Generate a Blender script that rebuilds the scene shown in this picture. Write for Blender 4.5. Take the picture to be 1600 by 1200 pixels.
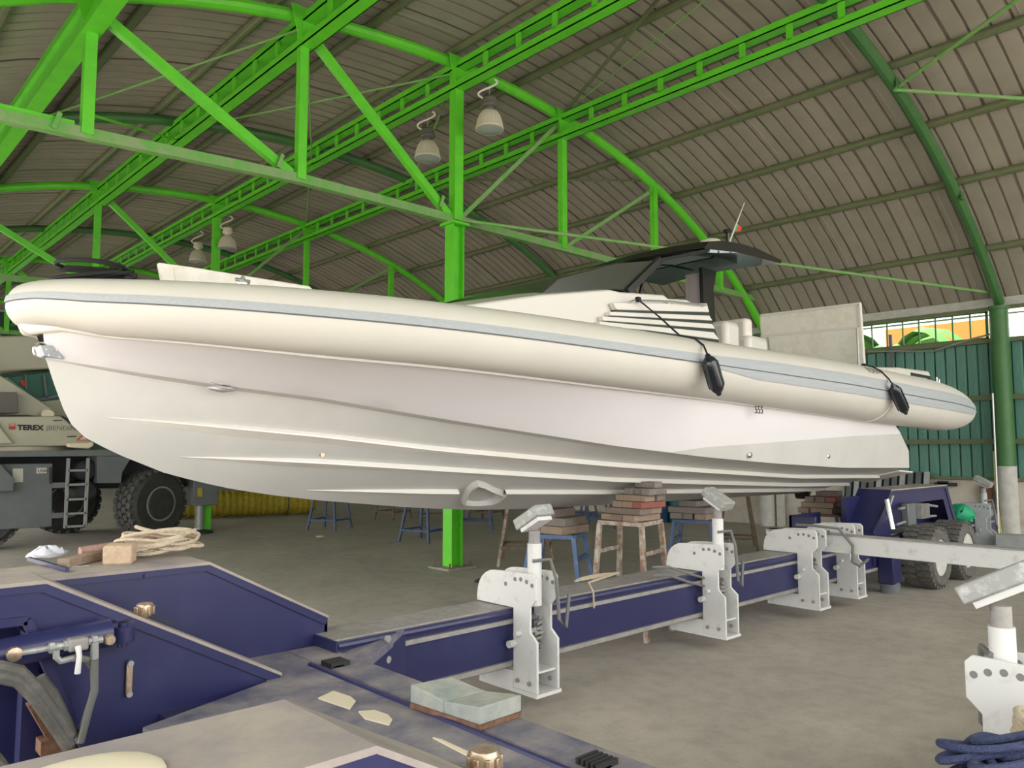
import bpy, bmesh, math, random
import numpy as np
from mathutils import Vector, Matrix

for o in list(bpy.data.objects):
    bpy.data.objects.remove(o, do_unlink=True)
SC = bpy.context.scene
COL = SC.collection
random.seed(7)

# ------------------------------------------------------------------ camera
FPX = 1214.0
PITCH = math.atan(100 / FPX)
PC, PS = math.cos(PITCH), math.sin(PITCH)
FW = (.683, .7304)
RT = (.7304, -.683)
HC = 1.85
cam = bpy.data.cameras.new('camera')
cam.sensor_width = 36.0
cam.lens = FPX / 1600 * 36
cam.clip_start = .05
cam.clip_end = 400
camo = bpy.data.objects.new('camera', cam)
COL.objects.link(camo)
r_ = Vector((RT[0], RT[1], 0)); f_ = Vector((FW[0] * PC, FW[1] * PC, PS)); u_ = r_.cross(f_)
camo.matrix_world = Matrix(((r_.x, u_.x, -f_.x, 0), (r_.y, u_.y, -f_.y, 0), (r_.z, u_.z, -f_.z, HC), (0, 0, 0, 1)))
SC.camera = camo

# ------------------------------------------------------------------ world, exposure
w = bpy.data.worlds.new('overcast_sky'); SC.world = w; w.use_nodes = True
bg = w.node_tree.nodes['Background']
bg.inputs[0].default_value = (1.0, .985, .96, 1)
bg.inputs[1].default_value = 2.2
sun = bpy.data.lights.new('sun', 'SUN'); sun.energy = 6.0; sun.angle = .01; sun.color = (1, .95, .87)
suno = bpy.data.objects.new('sun', sun); COL.objects.link(suno)
suno.rotation_euler = Vector((-.15, 1, 1.75)).to_track_quat('Z', 'Y').to_euler()
SC.view_settings.view_transform = 'Standard'
SC.view_settings.look = 'None'
SC.view_settings.gamma = 1.0
SC.view_settings.exposure = .82
SC.view_settings.use_curve_mapping = False


# ------------------------------------------------------------------ measuring helpers (photo measurements to metres)
def P(px, py, X=None, Y=None, Z=None):
    a = (px - 800) / FPX; b = (600 - py) / FPX
    dx = RT[0] * a + FW[0] * (PC - b * PS); dy = RT[1] * a + FW[1] * (PC - b * PS); dz = PS + b * PC
    t = X / dx if X is not None else Y / dy if Y is not None else (Z - HC) / dz
    return Vector((dx * t, dy * t, HC + dz * t))


def proj(X, Y, Z):
    d = FW[0] * X + FW[1] * Y; r = RT[0] * X + RT[1] * Y; dz = Z - HC
    q = d * PC + dz * PS
    return 800 + FPX * r / q, 600 - FPX * (dz * PC - d * PS) / q


def zat(curve, X, Y):
    xs = [q[0] for q in curve]; ys = [q[1] for q in curve]; z = 2.
    d = FW[0] * X + FW[1] * Y
    for i in range(6):
        px, _ = proj(X, Y, z)
        q = (600 - float(np.interp(px, xs, ys))) / FPX
        z = HC + d * (q * PC + PS) / (PC - q * PS)
    return z


# ------------------------------------------------------------------ materials
MATS = {}


def mat(name, col, rough=.6, metal=0., col2=None, scale=4., lo=.35, hi=.65, bump=0., bscale=30., spec=.5,
        stretch=None, trans=0., emit=None, coat=0., detail=5.):
    m = bpy.data.materials.new(name); m.use_nodes = True
    nt = m.node_tree; b = nt.nodes['Principled BSDF']
    b.inputs['Base Color'].default_value = (*col, 1)
    b.inputs['Roughness'].default_value = rough
    b.inputs['Metallic'].default_value = metal
    b.inputs['Specular IOR Level'].default_value = spec
    b.inputs['Transmission Weight'].default_value = trans
    b.inputs['Coat Weight'].default_value = coat
    if emit:
        b.inputs['Emission Color'].default_value = (*emit[0], 1); b.inputs['Emission Strength'].default_value = emit[1]
    if col2 or bump:
        tc = nt.nodes.new('ShaderNodeTexCoord')
        mp = nt.nodes.new('ShaderNodeMapping'); nt.links.new(tc.outputs['Object'], mp.inputs[0])
        if stretch: mp.inputs['Scale'].default_value = stretch
    if col2:
        n = nt.nodes.new('ShaderNodeTexNoise'); n.inputs['Scale'].default_value = scale; n.inputs['Detail'].default_value = detail
        n.inputs['Roughness'].default_value = .65
        nt.links.new(mp.outputs[0], n.inputs['Vector'])
        r = nt.nodes.new('ShaderNodeValToRGB'); r.color_ramp.elements[0].position = lo; r.color_ramp.elements[1].position = hi
        r.color_ramp.elements[0].color = (*col, 1); r.color_ramp.elements[1].color = (*col2, 1)
        nt.links.new(n.outputs['Fac'], r.inputs[0]); nt.links.new(r.outputs[0], b.inputs['Base Color'])
    if bump:
        n2 = nt.nodes.new('ShaderNodeTexNoise'); n2.inputs['Scale'].default_value = bscale; n2.inputs['Detail'].default_value = 4
        nt.links.new(mp.outputs[0], n2.inputs['Vector'])
        bp = nt.nodes.new('ShaderNodeBump'); bp.inputs['Strength'].default_value = bump; bp.inputs['Distance'].default_value = .02
        nt.links.new(n2.outputs['Fac'], bp.inputs['Height']); nt.links.new(bp.outputs[0], b.inputs['Normal'])
    MATS[name] = m
    return m


mat('green', (.145, .70, .03), .38, col2=(.12, .60, .035), scale=3)
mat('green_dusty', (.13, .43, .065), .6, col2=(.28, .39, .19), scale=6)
mat('dark_green', (.05, .16, .045), .5, col2=(.07, .19, .06), scale=3)
mat('olive', (.12, .165, .07), .6, col2=(.17, .18, .10), scale=4)
mat('roof', (.385, .35, .29), .7, col2=(.33, .30, .245), scale=1.5)
mat('clad', (.10, .25, .20), .55, col2=(.14, .31, .25), scale=5, stretch=(1, 6, .6))
mat('masonry', (.62, .57, .50), .85, col2=(.44, .35, .26), scale=1.6, lo=.45, hi=.75, bump=.3, bscale=12)
mat('back_wall', (.07, .12, .10), .8)
mat('white_paint', (.67, .67, .655), .5, col2=(.46, .44, .40), scale=9, lo=.55, hi=.8)
mat('grey_paint', (.42, .44, .45), .5, col2=(.34, .35, .36), scale=9, lo=.45, hi=.8)
mat('blue', (.02, .022, .088), .34, col2=(.036, .038, .115), scale=3, lo=.5, hi=.85)
mat('blue_deck', (.095, .095, .16), .6, col2=(.33, .30, .29), scale=3.2, lo=.36, hi=.7, detail=13)
mat('dusty', (.38, .33, .285), .8, col2=(.22, .195, .215), scale=3.5, lo=.42, hi=.75, detail=13)
mat('worn_steel', (.36, .34, .31), .55, .2, col2=(.26, .25, .25), scale=14)
mat('steel', (.55, .55, .54), .35, .7)
mat('galv', (.34, .35, .34), .5, .3, col2=(.56, .56, .54), scale=22, lo=.5, hi=.7)
mat('chrome', (.75, .75, .75), .15, 1.)
mat('brass', (.40, .27, .17), .35, .75, col2=(.55, .45, .35), scale=40)
mat('rust', (.14, .065, .035), .85, col2=(.25, .14, .08), scale=20)
mat('rubber', (.022, .022, .022), .6)
mat('rubber_dusty', (.10, .097, .088), .75, col2=(.19, .18, .16), scale=12, lo=.45, hi=.75)
mat('crane_tyre', (.03, .03, .03), .7, col2=(.055, .054, .05), scale=8)
mat('tread', (.10, .10, .095), .8, col2=(.06, .06, .058), scale=20)
mat('hull_white', (.77, .745, .755), .32, coat=.2, col2=(.75, .725, .735), scale=.8)
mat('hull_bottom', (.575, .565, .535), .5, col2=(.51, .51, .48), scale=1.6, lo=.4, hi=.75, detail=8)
mat('tube', (.64, .615, .55), .5, col2=(.61, .585, .53), scale=2)
mat('tube_seam', (.80, .78, .72), .45)
mat('band', (.35, .38, .40), .6, col2=(.42, .445, .46), scale=12, stretch=(.3, 6, 12))
mat('band_line', (.10, .11, .115), .6)
mat('gel_white', (.74, .71, .66), .35, coat=.2)
mat('panel_white', (.84, .80, .74), .5, col2=(.78, .72, .64), scale=7, lo=.45, hi=.62)
mat('glass_dark', (.05, .055, .042), .2, spec=.25)
mat('black', (.012, .013, .013), .3, coat=.3)
mat('black_panel', (.018, .03, .026), .4)
mat('pillar', (.42, .38, .39), .4, col2=(.35, .31, .32), scale=8, stretch=(8, 8, .3))
mat('fender_black', (.012, .015, .022), .22, coat=.4)
mat('rope_black', (.015, .015, .016), .8)
mat('rope_cream', (.66, .56, .43), .9, col2=(.52, .43, .31), scale=40, bump=.6, bscale=120)
mat('rope_blue', (.035, .05, .13), .85, col2=(.06, .075, .17), scale=50, bump=.8, bscale=150)
mat('cable', (.16, .16, .155), .6)
mat('wood_a', (.34, .255, .185), .85, col2=(.23, .17, .125), scale=5, stretch=(2, 14, 14), bump=.3)
mat('wood_b', (.24, .19, .15), .9, col2=(.16, .125, .10), scale=5, stretch=(2, 14, 14), bump=.3)
mat('wood_c', (.25, .225, .20), .9, col2=(.17, .15, .13), scale=5, stretch=(2, 14, 14), bump=.3)
mat('wood_light', (.55, .42, .30), .85, col2=(.45, .33, .22), scale=4, stretch=(12, 2, 12))
mat('wood_red', (.26, .09, .075), .85)
mat('pad_block', (.27, .31, .30), .8, col2=(.42, .42, .37), scale=7, bump=.4, bscale=25)
mat('st_blue', (.07, .125, .25), .55, col2=(.18, .22, .30), scale=8, lo=.5, hi=.8)
mat('st_navy', (.05, .085, .17), .6, col2=(.09, .12, .2), scale=8)
mat('st_rust', (.46, .41, .35), .8, col2=(.24, .15, .10), scale=14, lo=.4, hi=.6)
mat('st_brown', (.13, .09, .065), .8, col2=(.2, .14, .1), scale=10)
mat('crane_cream', (.44, .42, .32), .45, col2=(.41, .39, .30), scale=2)
mat('crane_ring', (.50, .44, .33), .5)
mat('crane_grey', (.115, .13, .135), .5, col2=(.14, .155, .16), scale=3)
mat('crane_dark', (.03, .035, .036), .7)
mat('crane_glass', (.03, .13, .09), .35, spec=.2)
mat('rim_grey', (.27, .275, .27), .5)
mat('ink', (.015, .015, .015), .6)
mat('ink_red', (.40, .05, .04), .6)
mat('ink_grey', (.20, .20, .19), .7)
mat('sticker', (.55, .54, .48), .6)
mat('cream_plate', (.72, .64, .48), .6)
mat('yellow', (.46, .36, .03), .7, col2=(.34, .26, .02), scale=14)
mat('eye_plate', (.26, .29, .32), .4, .1, col2=(.36, .38, .41), scale=30)
mat('green_cloth', (.02, .36, .17), .6)
mat('brown_board', (.24, .11, .05), .7)
mat('plaster', (.58, .54, .46), .85, col2=(.44, .36, .25), scale=3, lo=.5, hi=.75)
mat('concrete_white', (.60, .60, .56), .8, col2=(.48, .47, .43), scale=5)
mat('yellow_hose', (.50, .47, .12), .5)
mat('lamp_white', (.68, .62, .52), .5)
mat('lamp_dark', (.12, .11, .10), .6)
mat('lamp_lens', (.42, .48, .44), .15, coat=.5)
mat('cord_white', (.72, .70, .64), .5)
mat('bag', (.66, .66, .72), .5)
mat('red_pipe', (.30, .12, .10), .8, col2=(.42, .30, .26), scale=20)
mat('frond', (.10, .26, .04), .6)
mat('trunk', (.25, .17, .10), .9)
mat('orange', (.70, .26, .05), .7)
mat('flag_red', (.62, .06, .04), .7)
mat('drum_blue', (.02, .06, .14), .5)
mat('drum_teal', (.03, .12, .15), .5)


def pane_material():
    m = bpy.data.materials.new('pane'); m.use_nodes = True; nt = m.node_tree; nt.nodes.clear()
    o = nt.nodes.new('ShaderNodeOutputMaterial'); mx = nt.nodes.new('ShaderNodeMixShader')
    t = nt.nodes.new('ShaderNodeBsdfTransparent'); g = nt.nodes.new('ShaderNodeBsdfGlossy')
    t.inputs[0].default_value = (.9, .94, .95, 1); g.inputs['Roughness'].default_value = .05
    mx.inputs[0].default_value = .08
    nt.links.new(t.outputs[0], mx.inputs[1]); nt.links.new(g.outputs[0], mx.inputs[2]); nt.links.new(mx.outputs[0], o.inputs[0])
    MATS['pane'] = m


pane_material()


def floor_material():
    m = bpy.data.materials.new('concrete_floor'); m.use_nodes = True; nt = m.node_tree; b = nt.nodes['Principled BSDF']
    tc = nt.nodes.new('ShaderNodeTexCoord')
    L = nt.links.new

    def noise(scale, detail, st=None):
        n = nt.nodes.new('ShaderNodeTexNoise'); n.inputs['Scale'].default_value = scale; n.inputs['Detail'].default_value = detail
        n.inputs['Roughness'].default_value = .65
        mp = nt.nodes.new('ShaderNodeMapping')
        if st: mp.inputs['Scale'].default_value = st
        L(tc.outputs['Object'], mp.inputs[0]); L(mp.outputs[0], n.inputs['Vector'])
        return n

    def ramp(n, p0, c0, p1, c1):
        r = nt.nodes.new('ShaderNodeValToRGB'); e = r.color_ramp.elements
        e[0].position = p0; e[0].color = (*c0, 1); e[1].position = p1; e[1].color = (*c1, 1)
        L(n.outputs['Fac'], r.inputs[0]); return r
    a = ramp(noise(.8, 13), .34, (.37, .335, .295), .68, (.49, .44, .375))
    s = ramp(noise(6, 12), .36, (.86, .86, .85), .56, (1, 1, 1))
    d = ramp(noise(45, 8), .30, (.62, .6, .58), .43, (1, 1, 1))
    m1 = nt.nodes.new('ShaderNodeMixRGB'); m1.blend_type = 'MULTIPLY'; m1.inputs[0].default_value = 1
    L(a.outputs[0], m1.inputs[1]); L(s.outputs[0], m1.inputs[2])
    m2 = nt.nodes.new('ShaderNodeMixRGB'); m2.blend_type = 'MULTIPLY'; m2.inputs[0].default_value = .8
    L(m1.outputs[0], m2.inputs[1]); L(d.outputs[0], m2.inputs[2])
    L(m2.outputs[0], b.inputs['Base Color'])
    b.inputs['Roughness'].default_value = .75
    bp = nt.nodes.new('ShaderNodeBump'); bp.inputs['Strength'].default_value = .25; bp.inputs['Distance'].default_value = .01
    L(noise(18, 6).outputs['Fac'], bp.inputs['Height']); L(bp.outputs[0], b.inputs['Normal'])
    MATS['floor'] = m


floor_material()


# ------------------------------------------------------------------ mesh builder
class MB:
    def __init__(s):
        s.v = []; s.f = []; s.mi = []; s.cur = 0

    def add(s, vs, fs):
        k = len(s.v); s.v += [Vector(q) for q in vs]; s.f += [tuple(i + k for i in q) for q in fs]; s.mi += [s.cur] * len(fs)
        return s

    def box(s, x0, x1, y0, y1, z0, z1):
        return s.add([(x0, y0, z0), (x1, y0, z0), (x1, y1, z0), (x0, y1, z0), (x0, y0, z1), (x1, y0, z1), (x1, y1, z1), (x0, y1, z1)],
                     [(0, 3, 2, 1), (4, 5, 6, 7), (0, 1, 5, 4), (1, 2, 6, 5), (2, 3, 7, 6), (3, 0, 4, 7)])

    def obox(s, c, size, M=None):
        hx, hy, hz = [q / 2 for q in size]; M = M or Matrix.Identity(3); c = Vector(c)
        vs = [c + M @ Vector(q) for q in ((-hx, -hy, -hz), (hx, -hy, -hz), (hx, hy, -hz), (-hx, hy, -hz), (-hx, -hy, hz), (hx, -hy, hz), (hx, hy, hz), (-hx, hy, hz))]
        return s.add(vs, [(0, 3, 2, 1), (4, 5, 6, 7), (0, 1, 5, 4), (1, 2, 6, 5), (2, 3, 7, 6), (3, 0, 4, 7)])

    def bar(s, p0, p1, wd, ht=None, up=(0, 0, 1)):
        p0 = Vector(p0); p1 = Vector(p1); ht = ht or wd; a = (p1 - p0); L = a.length; a.normalize()
        u = Vector(up)
        if abs(a.dot(u)) > .98: u = Vector((0, 1, 0))
        b = u.cross(a).normalized(); c = a.cross(b)
        M = Matrix((a, b, c)).transposed()
        return s.obox((p0 + p1) / 2, (L, wd, ht), M)

    def cyl(s, p0, p1, r0, r1=None, n=14):
        p0 = Vector(p0); p1 = Vector(p1); r1 = r0 if r1 is None else r1
        a = (p1 - p0).normalized(); u = Vector((0, 0, 1)) if abs(a.z) < .9 else Vector((1, 0, 0))
        b = a.cross(u).normalized(); c = a.cross(b)
        vs = []; fs = []
        for i in range(n):
            t = 2 * math.pi * i / n; d = b * math.cos(t) + c * math.sin(t)
            vs += [p0 + d * r0, p1 + d * r1]
        for i in range(n):
            j = (i + 1) % n; fs.append((2 * i, 2 * j, 2 * j + 1, 2 * i + 1))
        fs.append(tuple(2 * i for i in range(n))); fs.append(tuple(2 * i + 1 for i in range(n)))
        return s.add(vs, fs)

    def tube(s, path, r, n=8, closed=False):
        path = [Vector(q) for q in path]; m = len(path); vs = []; fs = []; pb = None
        for i, q in enumerate(path):
            a = (path[(i + 1) % m] - path[i - 1]) if closed or 0 < i < m - 1 else (path[1] - path[0] if i == 0 else path[-1] - path[-2])
            a.normalize()
            if pb is None:
                u = Vector((0, 0, 1)) if abs(a.z) < .9 else Vector((1, 0, 0)); b = a.cross(u).normalized()
            else:
                b = (pb - a * pb.dot(a)).normalized()
            pb = b; c = a.cross(b); rr = r[i] if isinstance(r, (list, tuple)) else r
            for k in range(n):
                t = 2 * math.pi * k / n; vs.append(q + (b * math.cos(t) + c * math.sin(t)) * rr)
        for i in range(m if closed else m - 1):
            for k in range(n):
                k2 = (k + 1) % n; i2 = (i + 1) % m
                fs.append((i * n + k, i * n + k2, i2 * n + k2, i2 * n + k))
        if not closed:
            fs.append(tuple(range(n))); fs.append(tuple((m - 1) * n + k for k in range(n)))
        return s.add(vs, fs)

    def prism(s, poly, plane, a0, a1):
        """poly: 2-D points; plane 'xz' (extruded along y), 'yz' (along x), 'xy' (along z)"""
        def mk(u, v, a):
            return {'xz': (u, a, v), 'yz': (a, u, v), 'xy': (u, v, a)}[plane]
        n = len(poly)
        vs = [mk(u, v, a0) for u, v in poly] + [mk(u, v, a1) for u, v in poly]
        fs = [tuple(range(n)), tuple(range(2 * n - 1, n - 1, -1))]
        for i in range(n):
            j = (i + 1) % n; fs.append((i, j, j + n, i + n))
        return s.add(vs, fs)

    def lathe(s, prof, o, axis='z', n=24, sc=(1, 1)):
        o = Vector(o); vs = []; fs = []; m = len(prof)
        for r, h in prof:
            for k in range(n):
                t = 2 * math.pi * k / n; x, y = r * math.cos(t) * sc[0], r * math.sin(t) * sc[1]
                vs.append(o + Vector({'z': (x, y, h), 'y': (x, h, y), 'x': (h, x, y)}[axis]))
        for i in range(m - 1):
            for k in range(n):
                k2 = (k + 1) % n; fs.append((i * n + k, i * n + k2, (i + 1) * n + k2, (i + 1) * n + k))
        fs.append(tuple(range(n))); fs.append(tuple((m - 1) * n + k for k in range(n)))
        return s.add(vs, fs)

    def grid(s, rows):
        n = len(rows[0]); vs = [q for r in rows for q in r]; fs = []
        for i in range(len(rows) - 1):
            for k in range(n - 1):
                fs.append((i * n + k, i * n + k + 1, (i + 1) * n + k + 1, (i + 1) * n + k))
        return s.add(vs, fs)


def rootloc(p):
    while p.parent: p = p.parent
    return Vector(p.location)


def mesh_of(name, mb, mats, off=Vector(), sharp=35, recalc=True):
    me = bpy.data.meshes.new(name)
    me.from_pydata([q - off for q in mb.v], [], mb.f)
    for m in mats: me.materials.append(MATS[m])
    me.polygons.foreach_set('material_index', mb.mi)
    if recalc:
        b = bmesh.new(); b.from_mesh(me); bmesh.ops.recalc_face_normals(b, faces=b.faces); b.to_mesh(me); b.free()
    me.shade_smooth()
    me.set_sharp_from_angle(angle=math.radians(sharp))
    return me


def obj(name, mb, m, parent=None, bevel=0, sharp=35, label=None, recalc=True):
    mats = m if isinstance(m, (list, tuple)) else [m]
    off = rootloc(parent) if parent else sum(mb.v, Vector()) / len(mb.v)
    if not parent: off.z = min(q.z for q in mb.v)
    me = mesh_of(name, mb, mats, off, sharp, recalc)
    o = bpy.data.objects.new(name, me); COL.objects.link(o)
    if parent: o.parent = parent
    else: o.location = off
    if bevel:
        b = o.modifiers.new('bevel', 'BEVEL'); b.width = bevel; b.segments = 2; b.limit_method = 'ANGLE'; b.angle_limit = math.radians(40)
    if label: o['label'] = label
    return o


def tag(o, label, cat, group=None):
    o['label'] = label; o['category'] = cat
    if group: o['group'] = group
    return o


def thing(name, label, cat, loc=(0, 0, 0), group=None):
    o = bpy.data.objects.new(name, None); COL.objects.link(o); o.location = loc; o.empty_display_size = .1
    return tag(o, label, cat, group)


def struct(o):
    o['kind'] = 'structure'; return o


def inst(src, parent, loc=(0, 0, 0), rot=(0, 0, 0), sc=None):
    o = src.copy(); COL.objects.link(o); o.parent = parent; o.location = loc; o.rotation_euler = rot
    if sc: o.scale = sc
    return o


def copy_tree(o, parent=None):
    c = o.copy(); COL.objects.link(c); c.parent = parent
    for ch in list(o.children): copy_tree(ch, c)
    return c


def text(name, body, size, loc, rot, m, parent, ext=.002, bold=0., sx=1.):
    cu = bpy.data.curves.new(name, 'FONT'); cu.body = body; cu.size = size; cu.extrude = ext; cu.offset = bold
    to = bpy.data.objects.new('tmp_text', cu); COL.objects.link(to)
    bpy.context.view_layer.update()
    me = bpy.data.meshes.new_from_object(to.evaluated_get(bpy.context.evaluated_depsgraph_get()))
    bpy.data.objects.remove(to, do_unlink=True)
    me.name = name; me.materials.clear(); me.materials.append(MATS[m])
    o = bpy.data.objects.new(name, me); COL.objects.link(o); o.parent = parent
    o.location = Vector(loc) - rootloc(parent); o.rotation_euler = rot; o.scale = (sx, 1, 1)
    return o


#SECTION
# ================================================================== the hall
Y_T1, BAY = 9.56, 9.6
TRUSS_Y = [Y_T1 + BAY * i for i in range(4)]            # 9.56 .. 38.4
ARCH_Y = [4.5] + [Y_T1 + BAY * (i + .5) for i in range(3)]
Y0H, Y1H = -5.0, 43.2
XE0, XE1 = -1.6, 17.6


def arc(x):
    return 8.12 - .0285 * (x - 8.0) ** 2 - .000114 * (x - 8.0) ** 4


mb = MB(); mb.box(-45, 60, -45, 70, -.2, 0)
struct(obj('floor', mb, 'floor'))

# roof: arched corrugated sheets, each sheet a piece
PITCHR = .27; NR = 4
mb = MB(); rows = []
xs = [XE0 - .4 + (XE1 - XE0 + .42) * i / 24 for i in range(25)]
prof = []
for k in range(NR):
    y = k * PITCHR
    prof += [(y, 0), (y + .115, -.004), (y + .225, 0), (y + .232, .05), (y + .262, .05)]
prof.append((NR * PITCHR + .16, 0))
for x in xs:
    rows.append([Vector((x, y, arc(x) + .235 + h)) for y, h in prof])
mb.grid(rows)
sheet_me = mesh_of('roof_sheet', mb, ['roof'], recalc=False)
ceil = MB()
for x in (XE0 - .35, XE1 + .2):
    ceil.box(x - .03, x + .03, Y0H, Y1H, arc(x) + .2, arc(x) + .23)
ceiling = struct(obj('ceiling', ceil, 'olive'))
cl = rootloc(ceiling)
ns = int((Y1H - Y0H) / (PITCHR * NR)) + 1
for i in range(ns):
    o = bpy.data.objects.new('roof_sheet', sheet_me); COL.objects.link(o); o.parent = ceiling
    o.location = Vector((0, Y0H + i * PITCHR * NR, .012 * (i % 2))) - cl

# purlins
PX = [-1.2, .1, 1.6, 3.1, 4.6, 6.1, 7.6, 9.1, 10.6, 12.2, 13.7, 15.05, 16.5]
ordn = ['first', 'second', 'third', 'fourth', 'fifth', 'sixth', 'seventh', 'eighth', 'ninth', 'tenth', 'eleventh', 'twelfth', 'thirteenth']
for i, x in enumerate(PX):
    mb = MB(); mb.cyl((x, Y0H, arc(x) + .165), (x, Y1H, arc(x) + .165), .068, n=10)
    j = len(PX) - 1 - i
    o = obj('roof_purlin', mb, 'olive')
    tag(o, 'olive green round purlin pipe under the roof, %s up from the right-hand eave' % ordn[j], 'purlin', 'roof purlins')

# plain pipe arches
for i, y in enumerate(ARCH_Y):
    r = thing('roof_arch', ['dark green pipe arch meeting the round column by the window', 'dark green pipe arch behind the windscreen of the boat',
                            'dark green pipe arch between the second and third trusses', 'dark green pipe arch furthest from the camera'][i], 'arch', (8, y, 5), 'plain roof arches')
    mb = MB(); mb.tube([(x, y, arc(x)) for x in np.linspace(XE0, XE1 - .2, 28)], .095, 10)
    obj('arch_pipe', mb, 'dark_green', r)
    for x in (12.3, 15.1):
        mb = MB(); mb.obox((x, y - .1, arc(x) - .06), (.14, .012, .14)); obj('gusset_plate', mb, 'dark_green', r)

# trusses
NODE = [-.3, 2.31, 4.95, 7.68, 10.18, 12.95, 15.4]
ZB = 5.5
tl = ['bright green roof truss resting on the H-section column behind the boat', 'bright green roof truss above the pair of far lamps',
      'third bright green roof truss, seen small over the bow tip', 'furthest bright green roof truss at the back of the hall']
for i, y in enumerate(TRUSS_Y):
    r = thing('roof_truss', tl[i], 'truss', (7.68, y, ZB), 'roof trusses')
    mb = MB(); mb.tube([(x, y, arc(x) - .01) for x in np.linspace(XE0, XE1 - .2, 28)], .09, 10); obj('top_chord', mb, 'green', r)
    zb = lambda x: ZB + .02 - max(0, 4.9 - x) * .045 - max(0, x - 4.9) * .006
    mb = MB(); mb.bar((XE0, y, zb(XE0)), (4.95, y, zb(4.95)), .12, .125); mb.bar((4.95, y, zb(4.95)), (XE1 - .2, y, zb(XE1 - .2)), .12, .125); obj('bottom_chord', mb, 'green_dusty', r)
    for k, x in enumerate(NODE):
        wd = .17 if k == 3 else .125
        mb = MB(); mb.bar((x, y - .03, zb(x) - .02), (x, y - .03, arc(x) - .1), wd, wd * .9, up=(0, 1, 0)); obj('post', mb, 'green', r)
        if k in (1, 2, 3, 4):
            z = arc(x)
            mb = MB(); mb.prism([(x - .25, z + .05), (x + .25, z + .05), (x + .12, z - .42), (x - .12, z - .42)], 'xz', y - .14, y - .125)
            obj('gusset_plate', mb, 'green', r)
    for a, b in ((0, 1), (1, 2), (2, 3), (4, 3), (5, 4), (6, 5)):
        mb = MB(); x0, x1 = NODE[a], NODE[b]
        s_ = .12 if x1 > x0 else -.12
        mb.bar((x0 + s_, y + .02, arc(x0) - .22), (x1 - s_, y + .02, zb(x1) + .05), .12 if x1 > x0 else .07, .1 if x1 > x0 else .06, up=(0, 1, 0))
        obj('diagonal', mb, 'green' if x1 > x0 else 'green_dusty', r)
        if x1 > x0:
            q = Vector((x1 - s_, y - .078, zb(x1) + .05)).lerp(Vector((x0 + s_, y - .078, arc(x0) - .22)), .08)
            mb = MB(); mb.obox(q, (.05, .02, .2), Matrix.Rotation(.3, 3, 'Y')); obj('cleat', mb, 'green_dusty', r)

# lattice girders along the hall
gl = {-.3: 'bright green double girder in the top left corner', 2.31: 'broad bright green double girder crossing the upper left corner',
      4.98: 'bright green lattice girder left of the high lamps, second from the left', 7.68: 'bright green lattice girder over the H-section column',
      10.15: 'bright green lattice girder furthest right, crossing above the windscreen'}
for x, lb in gl.items():
    z = arc(x) - .30
    r = thing('lattice_girder', lb, 'girder', (x, 15, z), 'lattice girders')
    tall = x < 3
    for nm, zz in (('upper_rail', z + .2), ('lower_rail', z - .13)):
        mb = MB()
        if tall:
            mb.box(x - .08, x + .08, Y0H, Y1H, zz - .06, zz + .08)
            mb.box(x - .10, x + .10, Y0H, Y1H, zz - .072, zz - .058)
        else:
            mb.box(x - .10, x - .085, Y0H, Y1H, zz - .055, zz + .055)
            mb.box(x - .10, x + .10, Y0H, Y1H, zz - .055, zz - .04)
            mb.box(x + .085, x + .10, Y0H, Y1H, zz - .055, zz + .055)
        obj(nm, mb, 'green', r)
    if tall:
        mb = MB(); mb.box(x - .05, x + .05, Y0H, Y1H, z - .1, z + .18); obj('web_plate', mb, 'green', r)
    n = 0; src = None
    yy = Y0H + .4
    while yy < Y1H - .2 and not tall:
        if src is None:
            mb = MB(); mb.box(x - .10, x - .07, -.045, .045, z - .09, z + .16)
            v = [q + Vector((0, 15, 0)) for q in mb.v]; mb.v = v
            src = obj('spacer', mb, 'green', r); src.location.y = yy - 15
        else:
            inst(src, r, (0, yy - 15, 0))
        yy += .74

# bracing rods
def rod(a, b, rad, label, m='green_dusty'):
    mb = MB(); mb.cyl(a, b, rad, n=8); tag(obj('bracing_rod', mb, m), label, 'rod', 'roof bracing rods')


zA = lambda x: arc(x) + .02
rod((7.7, 9.5, 5.5), (17.35, 4.55, 4.9), .028, 'long thin brace running from the column head to the round column by the window')
rod((12.4, 4.5, zA(12.4) - .1), (10.15, -.05, zA(10.15)), .03, 'brace rising from the nearest pipe arch to the top right corner')
rod((12.4, 4.5, zA(12.4) - .1), (15.2, -.05, zA(15.2)), .03, 'level brace leaving the nearest pipe arch towards the right edge')
rod((10.18, 9.5, zA(10.18)), (7.68, 4.5, zA(7.68) - .1), .03, 'dusty brace rising steeply from the right-hand girder joint', 'olive')
rod((10.18, 9.5, zA(10.18)), (8.6, 4.5, zA(8.6) - .1), .012, 'thin wire rising from the right-hand girder joint')
rod((4.98, 9.5, zA(5) - .2), (2.3, 14.3, zA(2.3) - .2), .018, 'thin rod from the upper left girder joint to the left')
rod((4.98, 9.5, zA(5) - .1), (7.68, 14.3, zA(7.7) - .3), .016, 'thin rod behind the hanging lamps left of the column')
rod((7.68, 9.5, zA(7.68) - .2), (4.98, 14.3, zA(5) - .2), .018, 'thin rod from the column top node towards the left girder')
rod((7.68, 9.5, zA(7.68) - .2), (10.15, 14.3, zA(10.1) - .2), .016, 'thin rod from the column top node to the right behind the lamp')
rod((2.31, 9.5, 5.62), (5.0, 14.3, zA(5) - .4), .018, 'thin rod leaving the foot of the leftmost truss post', 'green')
rod((4.95, 9.5, 5.6), (7.68, 14.3, zA(7.68) - .4), .014, 'thin rod leaving the foot of the second truss post', 'green')
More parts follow.
